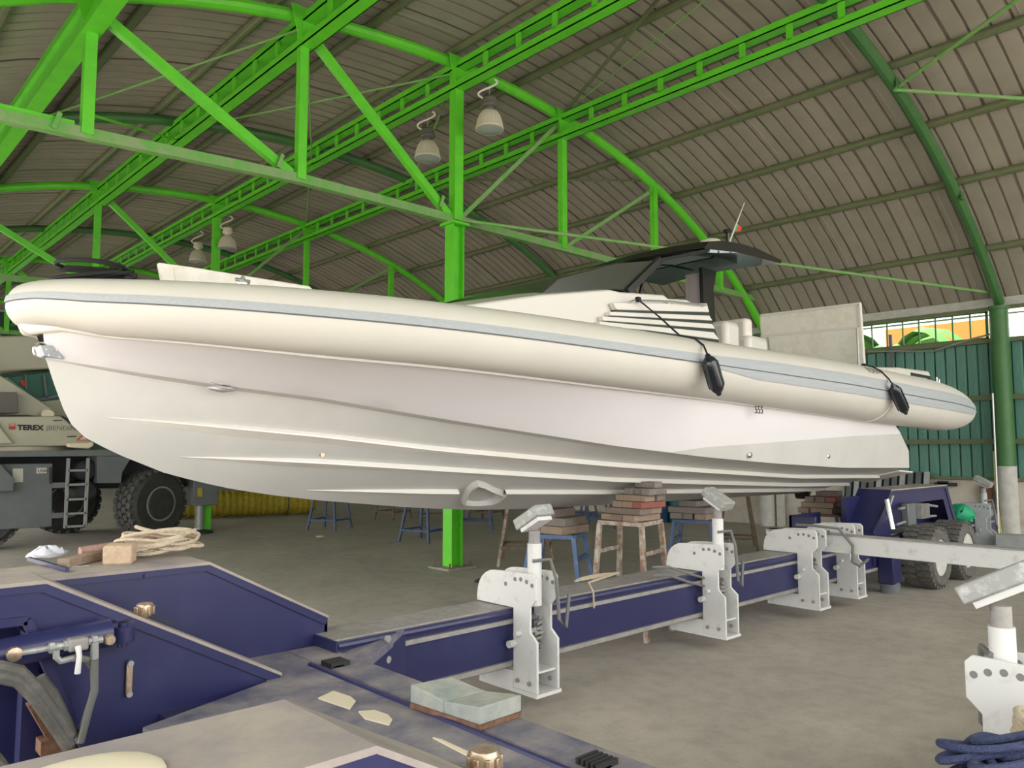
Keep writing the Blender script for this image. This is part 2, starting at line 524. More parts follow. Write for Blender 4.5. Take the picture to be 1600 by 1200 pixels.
rod((12.9, 9.5, zA(12.9)), (10.2, 14.3, zA(10.2)), .022, 'brace between the first truss and the arch behind it', 'olive')
rod((10.15, 19.1, zA(10.2)), (7.68, 14.3, zA(7.7)), .022, 'brace from the second truss to the arch in front of it')

# H-section column
r = thing('steel_column', 'bright green H-section steel column behind the boat', 'column', (7.68, 9.56, 0))
cx, cy = 7.68, 9.56
mb = MB(); mb.box(cx - .11, cx - .095, cy - .11, cy + .11, .03, 5.4); obj('flange', mb, 'green', r)
mb = MB(); mb.box(cx + .095, cx + .11, cy - .11, cy + .11, .03, 5.4); obj('flange', mb, 'green', r)
mb = MB(); mb.box(cx - .095, cx + .095, cy - .009, cy + .009, .03, 5.4); obj('web', mb, 'green', r)
mb = MB(); mb.box(cx - .28, cx + .28, cy - .25, cy + .25, 0, .03); obj('base_plate', mb, 'dusty', r)
mb = MB(); mb.box(cx - .17, cx + .17, cy - .17, cy + .17, 5.4, 5.44); obj('cap_plate', mb, 'green', r)
for sx in (-1, 1):
    for sy in (-1, 1):
        mb = MB(); mb.cyl((cx + .2 * sx, cy + .18 * sy, .03), (cx + .2 * sx, cy + .18 * sy, .1), .014, n=8); obj('anchor_bolt', mb, 'rust', r)

# round columns along the right-hand wall
for i, y in enumerate([4.5, 9.56, 14.36, 19.16, 23.96]):
    r = thing('round_column', ['thick green round column with white painted foot beside the window', 'round column at the foot of the nearest truss, behind the stern',
                               'third round column along the right wall', 'fourth round column along the right wall', 'fifth round column along the right wall'][i], 'column', (17.3, y, 0), 'round wall columns')
    mb = MB(); mb.cyl((17.3, y, 1.5), (17.3, y, 4.56), .165, n=20); obj('shaft', mb, 'dark_green', r)
    mb = MB(); mb.cyl((17.3, y, 0), (17.3, y, 1.5), .172, n=20); obj('painted_foot', mb, 'concrete_white', r)
    mb = MB(); mb.cyl((17.3, y, 4.56), (17.3, y, 4.62), .2, n=20); obj('cap_plate', mb, 'dark_green', r)

# right-hand wall: masonry plinth, ribbed cladding sheets, rails, window band
XW = 17.5
mb = MB(); mb.box(XW, XW + .22, Y0H, Y1H, 0, 1.2)
wall = struct(obj('wall_right', mb, 'masonry'))
wl = rootloc(wall)


def clad_mesh(h):
    m_ = MB(); pr = []
    for k in range(5):
        y = k * .2; pr += [(y, .0), (y + .03, -.008), (y + .07, 0), (y + .10, -.006), (y + .14, 0), (y + .165, 0), (y + .170, .06), (y + .194, .06)]
    pr.append((1.03, 0))
    m_.grid([[Vector((q, y, z)) for y, q in pr] for z in (0, h)])
    return mesh_of('cladding_sheet', m_, ['clad'], recalc=False)


cA, cB, cC = clad_mesh(.8), clad_mesh(2.04), clad_mesh(.95)
WIN = (4.75, 13.9)
y = Y0H; k = 0
while y < Y1H - .5:
    for me, z in ((cA, 1.2), (cB, 1.98), (cC, 4.0)):
        if z == 4.0 and WIN[0] - .9 < y < WIN[1] - .1: continue
        o = bpy.data.objects.new('cladding_sheet', me); COL.objects.link(o); o.parent = wall
        o.location = Vector((XW + .06 + .006 * (k % 2) + .01 * (z == 1.2), y, z)) - wl
    y += 1.; k += 1
for z, h in ((1.24, .06), (1.98, .1), (2.85, .1), (3.98, .09), (4.62, .07)):
    mb = MB(); mb.box(XW - .06, XW + .05, Y0H, Y1H, z - h / 2, z + h / 2)
    obj('wall_rail', mb, 'olive', wall)
mb = MB(); mb.box(XW - .02, XW + .06, Y0H, Y1H, 4.66, 4.83); obj('eave_strip', mb, 'concrete_white', wall)
mb = MB(); mb.box(XW + .02, XW + .06, WIN[0], WIN[0] + .05, 4.03, 4.6); mb.box(XW + .02, XW + .06, WIN[1] - .05, WIN[1], 4.03, 4.6)
mb.box(XW + .02, XW + .06, WIN[0], WIN[1], 4.02, 4.06); mb.box(XW + .02, XW + .06, WIN[0], WIN[1], 4.56, 4.6)
win = struct(obj('window_1', mb, 'dark_green'))
n = 28; st = (WIN[1] - WIN[0]) / n
for i in range(n):
    a = WIN[0] + i * st
    if i:
        mb = MB(); mb.box(XW + .015, XW + .055, a - .012, a + .012, 4.06, 4.56); obj('mullion', mb, 'dark_green', win)
    mb = MB(); mb.box(XW + .036, XW + .042, a + .012, a + st - .012, 4.06, 4.56); obj('pane', mb, 'pane', win)

# far end wall with a slot of daylight
mb = MB(); mb.box(XE0, XE1, Y1H - .2, Y1H, 0, 5.6)
wb = struct(obj('wall_back', mb, 'back_wall'))
mb = MB(); mb.prism([(XE0, 6.0)] + [(XE1, 6.0)] + [(x, max(6.0, arc(x) + .2)) for x in np.linspace(XE1, XE0, 20)], 'xz', Y1H - .2, Y1H)
obj('gable_panel', mb, 'back_wall', wb)

# wall furniture on the right
def wallthing(name, mb, m, label, cat, bevel=0):
    return tag(obj(name, mb, m, bevel=bevel), label, cat)


mb = MB(); mb.tube([P(1356, 549, X=17.38), P(1458, 549, X=17.38), P(1510, 532, X=17.38), P(1548, 522, X=17.38)], .02, 6)
wallthing('conduit_pipe', mb, 'steel', 'thin metal conduit running under the window towards the round column', 'pipe')
mb = MB(); q = P(1487, 535, X=17.42); mb.box(17.4, 17.45, P(1391, 535, X=17.4).y - .03, P(1391, 535, X=17.4).y + .03, 3.0, 4.3)
wallthing('wall_strut', mb, 'crane_grey', 'short grey upright strut below the window', 'strut')
q = P(1561, 840, X=16.9)
mb = MB(); mb.cyl((16.9, q.y, 0), (16.95, q.y, 2.9), .02, n=10); wallthing('upright_pipe', mb, 'steel', 'thin metal pipe standing against the wall beside the round column', 'pipe')
mb = MB(); a = P(1553, 705, X=17.25); mb.tube([a, P(1556, 760, X=17.2), P(1561, 810, X=17.15), (17.1, P(1566, 850, X=17.1).y, .02)], .02, 6)
wallthing('yellow_hose', mb, 'yellow_hose', 'yellow hose hanging down the wall left of the round column', 'hose')
a, b = P(1528, 755, X=17.3), P(1546, 755, X=17.3)
mb = MB(); mb.add([(17.15, a.y - .1, .0), (17.12, b.y, .0), (17.42, b.y - .04, 1.12), (17.42, a.y, 1.14), (17.12, a.y - .1, 0), (17.09, b.y, 0), (17.39, b.y - .04, 1.12), (17.39, a.y, 1.14)],
                    [(0, 1, 2, 3), (4, 7, 6, 5), (0, 3, 7, 4), (1, 5, 6, 2), (2, 6, 7, 3), (0, 4, 5, 1)])
wallthing('brown_board', mb, 'brown_board', 'dark brown wooden board leaning on the white wall', 'board')
a, b = P(1549, 790, X=17.3), P(1566, 790, X=17.3)
mb = MB(); mb.box(17.4, 17.44, b.y, a.y - .05, 0, .95); wallthing('plywood_offcut', mb, 'plaster', 'stained pale plywood sheet standing between brown board and pipe', 'board')
mb = MB(); q = P(1479, 757, X=17.45); mb.box(17.36, 17.46, q.y - .2, q.y + .2, q.z - .03, q.z + .04); mb.box(17.36, 17.44, q.y - .05, q.y + .15, q.z, q.z + .07)
wallthing('wall_bracket', mb, 'crane_dark', 'small black bracket lying on top of the white wall', 'bracket')
# dark ribbed sheets leaning on the wall behind the stern
rr = thing('leaning_sheets', 'dark ribbed metal sheets leaning against the wall behind the stern', 'metal sheet', (17.2, 8.0, 0))
ya, yb = P(1450, 770, X=17.2).y, P(1318, 770, X=17.2).y
n = 11
for i in range(n):
    y0 = ya + (yb - ya) * i / n; y1 = ya + (yb - ya) * (i + .62) / n
    mb = MB(); mb.add([(16.95, y0, 0), (16.95, y1, 0), (17.32, y1, 1.36), (17.32, y0, 1.36), (17.0, y0, 0), (17.0, y1, 0), (17.37, y1, 1.36), (17.37, y0, 1.36)],
                      [(0, 1, 2, 3), (4, 7, 6, 5), (0, 3, 7, 4), (1, 5, 6, 2), (2, 6, 7, 3), (0, 4, 5, 1)])
    obj('rib', mb, 'crane_grey' if i % 3 else 'grey_paint', rr)
mb = MB(); mb.add([(17.0, ya, 0), (17.0, yb, 0), (17.38, yb, 1.34), (17.38, ya, 1.34)], [(0, 1, 2, 3)]); obj('backing', mb, 'crane_dark', rr)

# planks and plaster posts by the wall under the hull
for i, (px, wpx, m, lb) in enumerate([(1206, 10, 'plaster', 'pale plastered post against the wall under the hull'), (1219, 9, 'concrete_white', 'whitewashed post against the wall under the hull'),
                                      (1193, 3, 'st_brown', 'thin dark pipe against the wall under the hull')]):
    a, b = P(px - wpx / 2, 790, X=17.3), P(px + wpx / 2, 790, X=17.3)
    mb = MB(); mb.box(17.25, 17.4, b.y, a.y, 0, 1.6); wallthing('wall_post', mb, m, lb, 'post', .01)
for px, m, lb in ((1026, 'drum_blue', 'dark blue upright drum at the back wall under the keel'), (1061, 'drum_teal', 'teal upright drum beside the dark blue drum')):
    q = P(px, 816, Z=0)
    mb = MB(); mb.lathe([(.27, 0), (.28, .03), (.28, .3), (.29, .32), (.28, .34), (.28, .62), (.29, .64), (.28, .66), (.28, .92), (.25, .95)], q, n=20)
    wallthing('drum', mb, m, lb, 'drum')

# palm and an orange hoarding outside the window
pr = thing('palm_tree', 'green palm fronds seen outside through the wall window', 'palm', (21.5, 8.2, 0))
mb = MB(); mb.cyl((21.5, 8.2, 0), (21.5, 8.2, 4.2), .2, .14, n=10); obj('trunk', mb, 'trunk', pr)
for i in range(16):
    t = i * 2.4; dv = Vector((math.cos(t), math.sin(t), 0)); sd = Vector((-dv.y, dv.x, 0)); mb = MB(); rows = []
    for j in range(7):
        u = j / 6; c_ = Vector((21.5, 8.2, 4.2)) + dv * 2.3 * u + Vector((0, 0, .9 * math.sin(u * 2.6) * (1 if i % 2 else .5) - .6 * u * u)); wdt = .28 * math.sin(.25 + 2.6 * u)
        rows.append([c_ - sd * wdt - Vector((0, 0, .12)), c_, c_ + sd * wdt - Vector((0, 0, .12))])
    mb.grid(rows); o = obj('frond', mb, 'frond', pr, recalc=False)
mb = MB(); mb.add([(24.5, 6.6, 0), (24.5, 9.4, 0), (24.5, 9.4, 5.45), (24.5, 6.6, 5.45), (24.4, 6.6, 0), (24.4, 9.4, 0), (24.4, 9.4, 5.45), (24.4, 6.6, 5.45)],
                   [(0, 1, 2, 3), (4, 7, 6, 5), (0, 3, 7, 4), (1, 5, 6, 2), (2, 6, 7, 3), (0, 4, 5, 1)])
wallthing('orange_hoarding', mb, 'orange', 'orange hoarding outside, seen through the window', 'hoarding')

# lamps
def lamp(x, y, z, top, label, flip=1):
    """z = rim height"""
    r = thing('high_bay_lamp', label, 'lamp', (x, y, z), 'hanging lamps')
    mb = MB(); mb.lathe([(.215, 0), (.225, .0), (.225, .03), (.21, .05), (.195, .13), (.165, .22), (.12, .29), (.075, .32)], (x, y, z), n=28); obj('shade', mb, 'lamp_white', r)
    for k in range(24):
        t = 2 * math.pi * k / 24
        mb = MB(); mb.tube([(x + math.cos(t) * q, y + math.sin(t) * q, z + h) for q, h in ((.212, .05), (.198, .13), (.168, .22), (.122, .29))], .006, 4)
        obj('rib', mb, 'lamp_white', r)
    mb = MB(); mb.lathe([(.0, -.03), (.12, -.022), (.21, 0), (.21, .01)], (x, y, z), n=24); obj('lens', mb, 'lamp_lens', r)
    mb = MB(); mb.lathe([(.07, .31), (.075, .36), (.11, .37), (.125, .39), (.125, .42), (.115, .43), (.115, .5), (.09, .53), (.02, .54)], (x, y, z), n=24); obj('ballast_housing', mb, 'lamp_dark' if flip > 0 else 'lamp_white', r)
    mb = MB(); mb.cyl((x, y, z + .54), (x, y, top), .006, n=6); obj('hanger_wire', mb, 'steel', r)
    rx, ry = RT
    pts = []
    for k in range(17):
        u = k / 16; off = .13 * math.sin(u * 5.6 + (0 if flip > 0 else .3)) * (-1)
        pts.append((x + rx * (off - .07 * (1 - u)), y + ry * (off - .07 * (1 - u)), z + .5 + (min(top, z + 1.15) - z - .5) * u))
    mb = MB(); mb.tube(pts, .017, 8); obj('cord', mb, 'cord_white', r)


LX = 7.85
for px, py, lb, fl in ((765, 203, 'large hanging lamp right of the column with ribbed cream shade and dark housing', 1),
                       (668, 248, 'hanging lamp left of the column with ribbed cream shade and dark housing', 1),
                       (355, 388, 'small far hanging lamp, right one of the far pair', -1), (309, 409, 'small far hanging lamp, left one of the far pair', -1)):
    q = P(px, py, X=LX)
    lamp(q.x, q.y, q.z, arc(LX) - .45, lb, fl)
# ================================================================== the boat
BY = 5.8                      # keel line; the boat lies along +X, bow at small X
KS = BY / 4.92
boat = thing('inflatable_boat', 'long cream and white rigid inflatable boat propped on trestles, bow to the left', 'boat', (6.5, BY, 1.15))
TT = [(8, 462), (14, 452), (30, 444), (60, 438), (130, 436), (250, 438), (400, 446), (490, 453), (600, 463), (720, 477), (840, 493), (960, 511), (1100, 533), (1200, 548), (1287, 561), (1359, 575), (1395, 583), (1440, 592), (1465, 600), (1490, 614), (1505, 630), (1511, 640)]
TB = [(12, 466), (18, 484), (36, 499), (100, 515), (160, 525), (220, 530), (295, 534.5), (520, 557), (700, 573), (962, 605), (1131, 626), (1300, 650), (1361, 660), (1397, 664), (1432, 669), (1470, 673), (1489, 674), (1504, 675), (1510, 676)]
CHN = [(71, 559), (187, 578), (337, 601), (500, 622), (700, 656), (962, 697), (1100, 714), (1209, 724), (1319, 731), (1419, 731)]
X0B, LB, BT = 1.14, 4.0 * KS, 1.55 * KS


def half(X):
    t = min(1., max(0., (X - X0B) / LB))
    return BT * (1 - (1 - t) ** 2.4) ** (1 / 1.5)


TX = np.array([X0B + .07 * 1.0] + list(np.linspace(1.45, 11.9, 30)))
TZ = []; TR = []
for X in TX:
    y = BY - half(X); a, b = zat(TT, X, y), zat(TB, X, y); TZ.append((a + b) / 2); TR.append((a - b) / 2)
TR = np.array(TR); TZ = np.array(TZ)
XTIP = 13.38
path = []
for u in np.linspace(0, 1, 26):
    X = X0B + LB * u ** 2.2; path.append((X, half(X)))
for X in np.linspace(X0B + LB, 11.6, 24)[1:]: path.append((X, BT))
for k in range(1, 15):
    path.append((11.6 + (XTIP - 11.6) * math.sin(k / 14 * math.pi / 2), BT))


def tz(X): return float(np.interp(X, TX, TZ)) if X < 11.9 else float(TZ[-1] - .035 * (X - 11.9))


def tr(X):
    r0 = float(np.interp(X, TX, TR))
    if X > 11.6:
        r0 = float(np.interp(11.6, TX, TR)) * max(.03, (1 - ((X - 11.6) / (XTIP - 11.6)) ** 2.3)) ** .5
    return r0


full = [(X, -h) for X, h in reversed(path)] + [(X, h) for X, h in path[1:]]


def ring(i, angs, k=1., lift=0.):
    X, h = full[i]; a = full[min(i + 1, len(full) - 1)]; b = full[max(i - 1, 0)]
    t = Vector((a[0] - b[0], a[1] - b[1], 0)).normalized(); out = Vector((-t.y, t.x, 0))
    c_ = Vector((X, BY + h, tz(X))); r = tr(X) * k + lift
    return [c_ + out * math.cos(q) * r + Vector((0, 0, math.sin(q) * r)) for q in angs]


mb = MB(); A = [2 * math.pi * k / 36 for k in range(37)]
mb.grid([ring(i, A) for i in range(len(full))])
tube = obj('inflatable_tube', mb, 'tube', boat, sharp=60)
D = math.radians


def band(name, a0, a1, m, lo, hi, lift, parent, tap=0.):
    m_ = MB(); rows = []
    for i in range(lo, hi):
        f = 1.
        if tap: f = min(1, max(.02, min(i - lo, hi - 1 - i) / tap if tap > 0 else 1))
        rows.append(ring(i, [D(a0 + (a1 - a0) * f * q / 5) for q in range(6)], 1., lift))
    m_.grid(rows); return obj(name, m_, m, parent, recalc=False, sharp=60)


nF = len(full); nb = 13
band('rub_band', 2.2, 17, 'band', 4, nF - 4, .008, tube)
kB = min(range(nF // 2), key=lambda i: abs(proj(full[i][0], BY + full[i][1], tz(full[i][0]))[0] - 965))
band('rub_band', 0, -16, 'band', 4, kB, .008, tube, tap=4)
band('rub_band', 0, -16, 'band', nF - kB, nF - 4, .008, tube, tap=4)
band('rub_band', 17, 24, 'band', 4, kB + 1, .008, tube, tap=6)
band('band_groove', -.2, 2.4, 'band_line', 4, nF - 4, .004, tube)
iS = min(range(nF // 2), key=lambda i: abs(proj(full[i][0], BY + full[i][1], tz(full[i][0]))[0] - 1352))
for iX in (iS, nF - 1 - iS):
    mb = MB(); mb.tube(ring(iX, A[:-1], 1.0, .001), .008, 6, closed=True); obj('tube_seam', mb, 'tube_seam', tube)

# hull -------------------------------------------------------------
STEM = [(71, 559), (86, 605), (101, 644), (108, 658), (116, 670), (130, 682), (150, 693), (187, 711), (262, 741), (350, 762), (420, 773), (500, 782), (640, 793), (740, 797), (850, 794), (940, 789), (1100, 780), (1245, 771)]
SP = [P(*q, Y=BY) for q in STEM]
al = [0.]
for i in range(1, len(SP)): al.append(al[-1] + (SP[i] - SP[i - 1]).length)
XT = P(1421, 731, Y=BY - 1.4 * KS).x
SP[-1].x = XT
XC0 = SP[0].x
NU = 48
US = [(i / NU) ** 1.5 for i in range(NU + 1)]
CW = 1.40 * KS


def chalf(X):
    t = min(1., max(0., (X - XC0) / (5.5 * KS)))
    return CW * (1 - (1 - t) ** 2) ** .9


K = []; C = []; S = []; Bd = []
PB = [(900, 721), (1040, 708), (1100, 699), (1250, 688), (1337, 681), (1397, 678), (1500, 668)]
stem_top = P(61, 518, Y=BY)
XS1 = XT - .85
for u in US:
    s_ = u * al[-1]
    K.append(Vector([float(np.interp(s_, al, [q[k] for q in SP])) for k in range(3)]))
    X = XC0 + (XT - XC0) * u; h = chalf(X)
    C.append(Vector((X, BY - h, zat(CHN, X, BY - h) if h > .01 else SP[0].z)))
    X = stem_top.x + (XS1 - stem_top.x) * u; h = max(0, half(max(X0B, X)) - .04) if X > X0B else 0
    z = tz(X) - tr(X) * .93
    f = min(1., u / .012); S.append(Vector((X, BY - h, stem_top.z * (1 - f) + z * f)))
for i, u in enumerate(US):
    c_, s_ = C[i], S[i]; b = None
    t = 0.
    if c_.x > 5.0 * KS * .92:
        lo_, hi_ = 0., 1.
        for _ in range(18):
            mid = (lo_ + hi_) / 2; q = c_.lerp(s_, mid); px, py = proj(*q)
            if py > np.interp(px, [k[0] for k in PB], [k[1] for k in PB]): lo_ = mid
            else: hi_ = mid
        t = lo_
    Bd.append(max(.004, t))


def mir(q): return Vector((q.x, 2 * BY - q.y, q.z))


NV = 8
def bottom(i, v):
    """v 0 keel .. 1 inner chine"""
    c_ = C[i].copy(); wflat = min(.11, chalf(c_.x) * .3); c_.y += wflat; c_.z -= .012
    q = K[i].lerp(c_, v); bul = .05 * math.sin(math.pi * v) * min(1, US[i] * 8)
    q.z -= bul * .5
    return q


mb = MB(); rb = []; rs = []; rsl = []
for i in range(NU + 1):
    rb.append([bottom(i, v / NV) for v in range(NV + 1)] + [C[i]])
    lowr = [C[i].lerp(S[i], Bd[i] * k / 2) for k in range(3)]
    rsl.append(lowr)
    bl_ = max(0., (US[i] - .8) / .2) ** 3
    up = [C[i].lerp(S[i], Bd[i] + (1 - Bd[i]) * k / 4) for k in range(5)]
    for k in range(1, 4): up[k].y += .05 * math.sin(math.pi * k / 4) * max(0, 1 - US[i] * 1.6) * min(1, US[i] * 30)
    for t_, q_ in [(Bd[i] * k / 2, lowr[k]) for k in range(3)] + [(Bd[i] + (1 - Bd[i]) * k / 4, up[k]) for k in range(5)]:
        q_.x += bl_ * (S[i].x - C[i].x) * (t_ ** 1.9 - t_)
    rs.append(up)
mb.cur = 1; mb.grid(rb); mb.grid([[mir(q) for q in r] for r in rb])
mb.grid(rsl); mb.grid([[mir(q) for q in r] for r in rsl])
mb.cur = 0; mb.grid(rs); mb.grid([[mir(q) for q in r] for r in rs])
mb.cur = 1
side = rb[-1] + rsl[-1][1:] + rs[-1][1:]
mb.add(side + [mir(q) for q in reversed(side)], [tuple(range(2 * len(side)))])
bm_h = obj('hull', mb, ['hull_white', 'hull_bottom'], boat, sharp=28)
bmd = bmesh.new(); bmd.from_mesh(bm_h.data); bmesh.ops.remove_doubles(bmd, verts=bmd.verts, dist=.0015); bmesh.ops.recalc_face_normals(bmd, faces=bmd.faces)
bmd.to_mesh(bm_h.data); bmd.free(); bm_h.data.set_sharp_from_angle(angle=math.radians(22))

# strakes
STR = [[(154, 651), (500, 681), (672, 700), (960, 725), (1240, 743), (1400, 743)], [(255, 713), (500, 721), (960, 748), (1240, 756), (1330, 755)], [(469, 766), (713, 767), (947, 767), (1240, 764), (1290, 763)]]
for cv in STR:
    pts = []
    for i in range(2, NU + 1):
        lo_, hi_ = 0., 1.
        for _ in range(20):
            mid = (lo_ + hi_) / 2; px, py = proj(*bottom(i, mid))
            if py > np.interp(px, [k[0] for k in cv], [k[1] for k in cv]): lo_ = mid
            else: hi_ = mid
        px, py = proj(*bottom(i, lo_))
        if px > cv[0][0] - 3 and lo_ > .03: pts.append((bottom(i, lo_), (bottom(i, min(1, lo_ + .05)) - bottom(i, lo_)).normalized()))
    segs = [pts] if cv is not STR[2] else [[z for z in pts if proj(*z[0])[0] < 722], [z for z in pts if proj(*z[0])[0] > 784]]
    for sn, seg in enumerate(segs):
        for sgn in (0, 1):
            mb = MB(); rows = []
            for k, (q, o_) in enumerate(seg):
                g = min(1, k / 5 + .05) if sn == 0 else 1.
                nrm = Vector((0, -abs(o_.z), -abs(o_.y))).normalized()
                r4 = [q - o_ * .075 * g + nrm * .002, q + o_ * .028 * g + nrm * .045 * g, q + o_ * .036 * g + nrm * .036 * g, q + o_ * .03 * g - nrm * .01]
                rows.append([mir(z) for z in r4] if sgn else r4)
            mb.grid(rows); obj('spray_rail', mb, 'gel_white', bm_h, sharp=20)

# hull fittings
def hull_side(px, py):
    best = None
    for i in range(NU):
        for k in range(25):
            for base, b2 in ((C[i], S[i]),):
                q = base.lerp(b2, k / 24); a, b = proj(*q); d_ = (a - px) ** 2 + (b - py) ** 2
                if best is None or d_ < best[0]: best = (d_, q)
    return best[1]


for px, py in ((1173, 711), (1277, 693), (1295, 713)):
    q = P(px, py, Y=BY - CW - .03)
    mb = MB(); mb.lathe([(.03, 0), (.03, -.02), (.018, -.03)], (q.x, q.y + .02, q.z), 'y', 14); obj('skin_fitting', mb, 'chrome', bm_h)
text('hull_number', '555', .11, P(1175, 646, Y=BY - BT + .0) + Vector((0, -.03, 0)), (math.pi / 2, 0, 0), 'ink', boat)
q = bottom(18, .5)
# speed log fairing under the hull
def surf(px, py):
    best = None
    for i in range(8, NU):
        for k in range(41):
            q = bottom(i, k / 40); a, b = proj(*q); d_ = (a - px) ** 2 + (b - py) ** 2
            if best is None or d_ < best[0]: best = (d_, q)
    return best[1]


q0, q1 = surf(716, 775), surf(790, 768); mid = surf(748, 772)
bi, bv = min(((i, v / 40) for i in range(8, NU - 1) for v in range(2, 39)), key=lambda t: (proj(*bottom(t[0], t[1]))[0] - 752) ** 2 + (proj(*bottom(t[0], t[1]))[1] - 768) ** 2)
e1 = bottom(bi + 1, bv) - bottom(bi - 1, bv); e2 = bottom(bi, bv + .04) - bottom(bi, bv - .04); nn = e1.cross(e2).normalized()
if nn.y > 0: nn = -nn
eye = Vector((0, 0, HC)); p0 = bottom(bi, bv)
def onhull(px, py):
    d_ = P(px, py, Y=5.) - eye; return eye + d_ * ((p0 - eye).dot(nn) / d_.dot(nn))


ct = [(722, 784), (723, 776), (728, 765), (736, 756), (746, 751), (756, 754), (770, 761), (792, 769), (784, 778), (772, 784), (750, 786), (735, 786)]
cc_ = Vector((750, 771, 0)); rows = []
for f_s, lift in ((1.06, -.02), (.98, .012), (.9, .03), (.82, .026), (.74, -.012), (.45, -.012), (.02, -.010)):
    row = [onhull(cc_.x + (x - cc_.x) * f_s, cc_.y + (y - cc_.y) * f_s) + nn * (lift + .018) for x, y in ct]; rows.append(row + [row[0]])
mb = MB(); mb.grid(rows); obj('thruster_pocket', mb, 'hull_bottom', bm_h, sharp=60)
# bow roller plate with ring, lip, spot hole
q = P(72, 548, Y=BY - .05)
mb = MB(); mb.prism([(P(62, 540, Y=BY - .06).x, P(62, 540, Y=BY - .06).z), (P(92, 542, Y=BY - .06).x, P(92, 542, Y=BY - .06).z), (P(97, 562, Y=BY - .06).x, P(97, 562, Y=BY - .06).z), (P(68, 556, Y=BY - .06).x, P(68, 556, Y=BY - .06).z)], 'xz', BY - .09, BY + .09)
ep = obj('bow_eye_plate', mb, 'eye_plate', bm_h)
rc = P(59, 547, Y=BY - .06); rr = .05
mb = MB(); mb.tube([(rc.x + .02 + .9 * rr * math.cos(t), rc.y, rc.z + rr * math.sin(t)) for t in np.linspace(0, 2 * math.pi, 20)[:-1]], .007, 8, closed=True); obj('ring', mb, 'chrome', ep)
for px, py in ((72, 546), (88, 547), (76, 555), (92, 558)):
    q = P(px, py, Y=BY - .095); mb = MB(); mb.cyl(q, q + Vector((0, -.006, 0)), .005, n=8); obj('bolt', mb, 'steel', ep)
lp = [P(37, 505, Y=BY - .01), P(48, 511, Y=BY - .04)] + [S[i] + Vector((0, .01, .035 * (1 - i / 18))) for i in range(2, 17)]
lr = [.035, .052] + [.055 - .0032 * k for k in range(15)]
mb = MB(); mb.tube(lp, lr, 12); mb.tube([mir(q) for q in lp], lr, 12); obj('bow_lip', mb, 'tube_seam', boat, sharp=70)
# chine lamp (small steel fairlead on knuckle)
q = hull_side(360, 606) + Vector((0, -.01, 0))
mb = MB(); mb.lathe([(0, -.11), (.02, -.08), (.035, 0), (.02, .08), (0, .11)], q + Vector((0, .01, -.02)), 'x', 10, (.9, .9)); obj('tow_eye', mb, 'steel', bm_h)
mb = MB(); mb.tube([q + Vector((-.09, -.02, .02)), q + Vector((-.04, -.06, .0)), q + Vector((.03, -.05, -.005))], .008, 6); obj('tow_eye_pin', mb, 'chrome', bm_h)
q = surf(496, 706) + Vector((0, -.012, 0))
mb = MB(); mb.lathe([(.018, 0), (.018, .02)], q, 'y', 10); obj('drain_plug', mb, 'brass', bm_h)
# rub strip under the tube
mb = MB(); mb.tube([S[i] + Vector((0, -.02, -.015)) for i in range(4, NU + 1)], [.004 + .014 * min(1, k / 10) for k in range(NU - 3)], 6); obj('tube_joint_strip', mb, 'gel_white', boat)
# deck between the tubes
mb = MB(); rows = []
for X in np.linspace(X0B + .25, 11.5, 30):
    h = half(X); z = tz(X) + tr(X) * .25; rows.append([Vector((X, BY - h, z)), Vector((X, BY, z + .06)), Vector((X, BY + h, z))])
mb.grid(rows); obj('deck', mb, 'gel_white', boat, recalc=False)
# transom, trim tabs, drive leg
for sg in (-1, 1):
    mb = MB(); x0 = XT - .05; y0 = BY + sg * (CW - .12); y1 = BY + sg * (CW - .75)
    z0 = C[-1].z - .05; z1 = z0 - .62 * (C[-1].z - K[-1].z) / CW
    mb.add([(x0, y0, z0), (x0, y1, z1), (x0 + .5, y1, z1 - .03), (x0 + .5, y0, z0 - .03), (x0, y0, z0 + .02), (x0, y1, z1 + .02), (x0 + .5, y1, z1 - .01), (x0 + .5, y0, z0 - .01)],
           [(0, 1, 2, 3), (4, 7, 6, 5), (0, 3, 7, 4), (1, 5, 6, 2), (2, 6, 7, 3), (0, 4, 5, 1)])
    obj('trim_tab', mb, 'gel_white', boat)
    mb = MB(); a = P(1399, 668, Y=BY - CW * .8)
    mb.cyl((XT - .35, BY + sg * 1.1, 2.05), (XT + .05, BY + sg * 1.1, 1.5), .07, n=10); mb.box(XT - .45, XT - .1, BY + sg * 1.1 - .2, BY + sg * 1.1 + .2, 1.95, 2.2)
    obj('hydraulic_ram', mb, 'black', boat)
mb = MB(); mb.prism([(XT, 2.1), (XT + .45, 2.05), (XT + .55, 1.7), (XT + .35, 1.3), (XT + .15, 1.05), (XT + .05, 1.3), (XT, 1.5)], 'xz', BY - .12, BY + .12); obj('drive_leg', mb, 'black', boat, bevel=.03)
mb = MB(); mb.box(9.6, XT + .15, BY - BT * .8, BY + BT * .8, tz(11) - .25, tz(11) + .05); obj('stern_platform', mb, 'gel_white', boat, bevel=.02)
def tubepoint(px, ang, lift):
    """point on the near side of the tube, ang above the horizontal, seen at picture column px"""
    best = None
    for X in np.linspace(1.6, 12.6, 400):
        r = tr(X) + lift; q = Vector((X, BY - half(X) - math.cos(D(ang)) * r, tz(X) + math.sin(D(ang)) * r)); e = abs(proj(*q)[0] - px)
        if best is None or e < best[0]: best = (e, q)
    return best[1]


